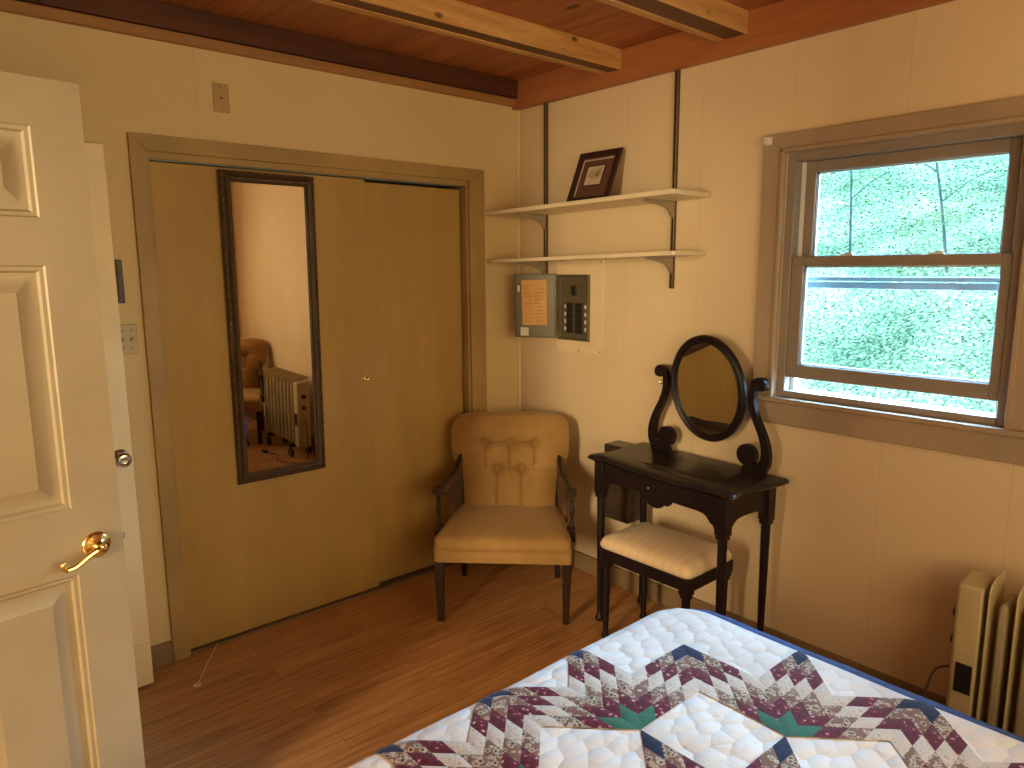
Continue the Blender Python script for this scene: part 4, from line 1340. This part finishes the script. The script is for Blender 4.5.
# ------------------------------------------------------------------ outdoors
def hz_(x, y):
    return max(-.4, -.35 + .50 * (x - 1.0)) + .22 * noise.noise(Vector((x * .7, y * .7, 0))) + .06 * noise.noise(Vector((x * 3, y * 3, 5)))
vs, fs = [], []
nx_, ny_ = 90, 110
for j in range(ny_ + 1):
    for i in range(nx_ + 1):
        x, y = .30 + 15 * (i / nx_) ** 1.4, -9 + 19 * j / ny_
        vs.append((x, y, hz_(x, y)))
for j in range(ny_):
    for i in range(nx_):
        a = j * (nx_ + 1) + i
        fs.append((a, a + 1, a + nx_ + 2, a + nx_ + 1))
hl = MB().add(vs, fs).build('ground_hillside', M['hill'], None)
struct(hl)
hl['label'] = 'bright leafy hillside rising outside the window'
hl['category'] = 'hillside'
rl = random.Random(11)
lv = MB()
for k in range(26000):
    x = 1.6 + 8.5 * rl.random() ** .9
    y = -2.9 + (x + 2.7) * (rl.uniform(.02, .75)) - .3
    z = hz_(x, y) + rl.uniform(.0, .16)
    s = rl.uniform(.005, .014) * (1 + x * .06)
    a, b_, c_ = rl.uniform(0, 6.28), rl.uniform(-.9, .9), rl.uniform(-.9, .9)
    R3 = Matrix.Rotation(a, 3, 'Z') @ Matrix.Rotation(b_, 3, 'X') @ Matrix.Rotation(c_, 3, 'Y')
    c0 = Vector((x, y, z))
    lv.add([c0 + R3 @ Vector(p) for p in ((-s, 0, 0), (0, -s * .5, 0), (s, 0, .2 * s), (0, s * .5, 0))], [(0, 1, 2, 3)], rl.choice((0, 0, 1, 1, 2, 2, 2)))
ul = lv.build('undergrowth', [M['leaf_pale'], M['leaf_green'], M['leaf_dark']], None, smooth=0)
ul['kind'] = 'stuff'
tag(ul, 'dense sunlit leaves and undergrowth covering the hillside', 'undergrowth')
def sapling(x, y, h_, lean, label, crown=True):
    z = hz_(x, y) - .05
    r = thing('sapling_tree', label, 'tree', (x, y, z), 'saplings on the hillside')
    pts = smooth_path([(x, y, z), (x, y - lean * .25, z + h_ * .3), (x, y - lean * .6, z + h_ * .62), (x, y - lean, z + h_)], 5)
    n_ = len(pts)
    tr = MB().tube(pts, [.014 * (1 - .75 * i / n_) for i in range(n_)], 7)
    for k in range(5):
        p = Vector(pts[int(n_ * (.35 + .12 * k))])
        sg = 1 if k % 2 else -1
        tr.tube([p, p + Vector((-.05, sg * .22, .16)), p + Vector((-.08, sg * .45, .26))], [.006, .004, .002], 5)
    tr.build('trunk', M['bark'], r)
    cr = MB()
    for k in range(420):
        p = Vector(pts[int(n_ * rl.uniform(.3, .99))]) + Vector((rl.gauss(0, .25), rl.gauss(0, .3), rl.gauss(0.05, .22)))
        s = rl.uniform(.012, .026)
        R3 = Matrix.Rotation(rl.uniform(0, 6), 3, 'Z') @ Matrix.Rotation(rl.uniform(-1, 1), 3, 'X')
        cr.add([p + R3 @ Vector(w_) for w_ in ((-s, 0, 0), (0, -s * .55, 0), (s, 0, 0), (0, s * .55, 0))], [(0, 1, 2, 3)])
    cr.build('foliage', M['leaf_green'], r, smooth=0)
sapling(4.6, -.66, 2.2, -.40, 'slim dark sapling leaning across the right half of the upper window pane')
sapling(5.0, .40, 2.2, -.12, 'thin upright sapling behind the left part of the upper window pane')

# ------------------------------------------------------------------ light
def area(name, loc, target, sx, sy, power, col):
    l = bpy.data.lights.new(name, 'AREA')
    l.shape = 'RECTANGLE'
    l.size, l.size_y = sx, sy
    l.energy = power
    l.color = col
    o = bpy.data.objects.new(name, l)
    o.location = loc
    o.rotation_euler = (Vector(target) - Vector(loc)).to_track_quat('-Z', 'Y').to_euler()
    C.objects.link(o)
    return o
WARM = (1.0, .74, .42)
area('hall_light', (-6.1, -2.5, 1.72), (-3.1, -1.6, 1.55), .70, 1.45, 165, (1.0, .79, .47))
area('rear_window_light', (-1.75, YB + .06, 1.62), (-1.75, 0, 1.35), 1.7, 1.15, 30, (1.0, .79, .45))  # added warm ambient fill from behind the camera; no window is built here
def bulb(name, loc, power, col, r):
    l = bpy.data.lights.new(name, 'POINT')
    l.energy = power
    l.color = col
    l.shadow_soft_size = r
    o = bpy.data.objects.new(name, l)
    o.location = loc
    C.objects.link(o)
bulb('bedside_lamp_light', (-2.80, -3.85, 1.25), 16, (1.0, .66, .28), .10)
# portal so the sky is sampled through the window
pl = area('window_portal', (.16, (WY0 + WY1) / 2, (WZ0 + WZ1) / 2), (-1, (WY0 + WY1) / 2, (WZ0 + WZ1) / 2), WY1 - WY0, WZ1 - WZ0, 1, (1, 1, 1))
pl.data.cycles.is_portal = True
sun = bpy.data.lights.new('sun', 'SUN')
sun.energy = 12
sun.angle = rad(1)
sun.color = (1, .97, .9)
so_ = bpy.data.objects.new('sun', sun)
so_.rotation_euler = Vector((.62, -.18, -.76)).to_track_quat('-Z', 'Y').to_euler()
C.objects.link(so_)
w = bpy.data.worlds.new('sky')
bpy.context.scene.world = w
w.use_nodes = True
bg = w.node_tree.nodes['Background']
bg.inputs[0].default_value = (.36, .67, 1.0, 1)
bg.inputs[1].default_value = 64

# ------------------------------------------------------------------ camera
cam = bpy.data.cameras.new('camera')
cam.sensor_width = 36
cam.lens = 715.7227 / 1024 * 36
cam.clip_start = .02
co = bpy.data.objects.new('camera', cam)
yaw, pitch, roll = .716622303, .160641448, -.00638136882
f = Vector((sin(yaw) * cos(pitch), cos(yaw) * cos(pitch), -sin(pitch)))
r = Vector((cos(yaw), -sin(yaw), 0))
u = r.cross(f)
r2 = r * cos(roll) + u * sin(roll)
u2 = u * cos(roll) - r * sin(roll)
mw = Matrix((r2, u2, -f)).transposed().to_4x4()
mw.translation = (-2.67300044, -3.00573605, 1.60288495)
co.matrix_world = mw
C.objects.link(co)
sc = bpy.context.scene
sc.camera = co
sc.view_settings.view_transform = 'Standard'
sc.view_settings.look = 'None'
sc.view_settings.exposure = .22
sc.view_settings.gamma = 1
sc.view_settings.use_curve_mapping = False
sc.cycles.use_denoising = True
sc.cycles.max_bounces = 10
sc.cycles.diffuse_bounces = 6
sc.cycles.transparent_max_bounces = 12
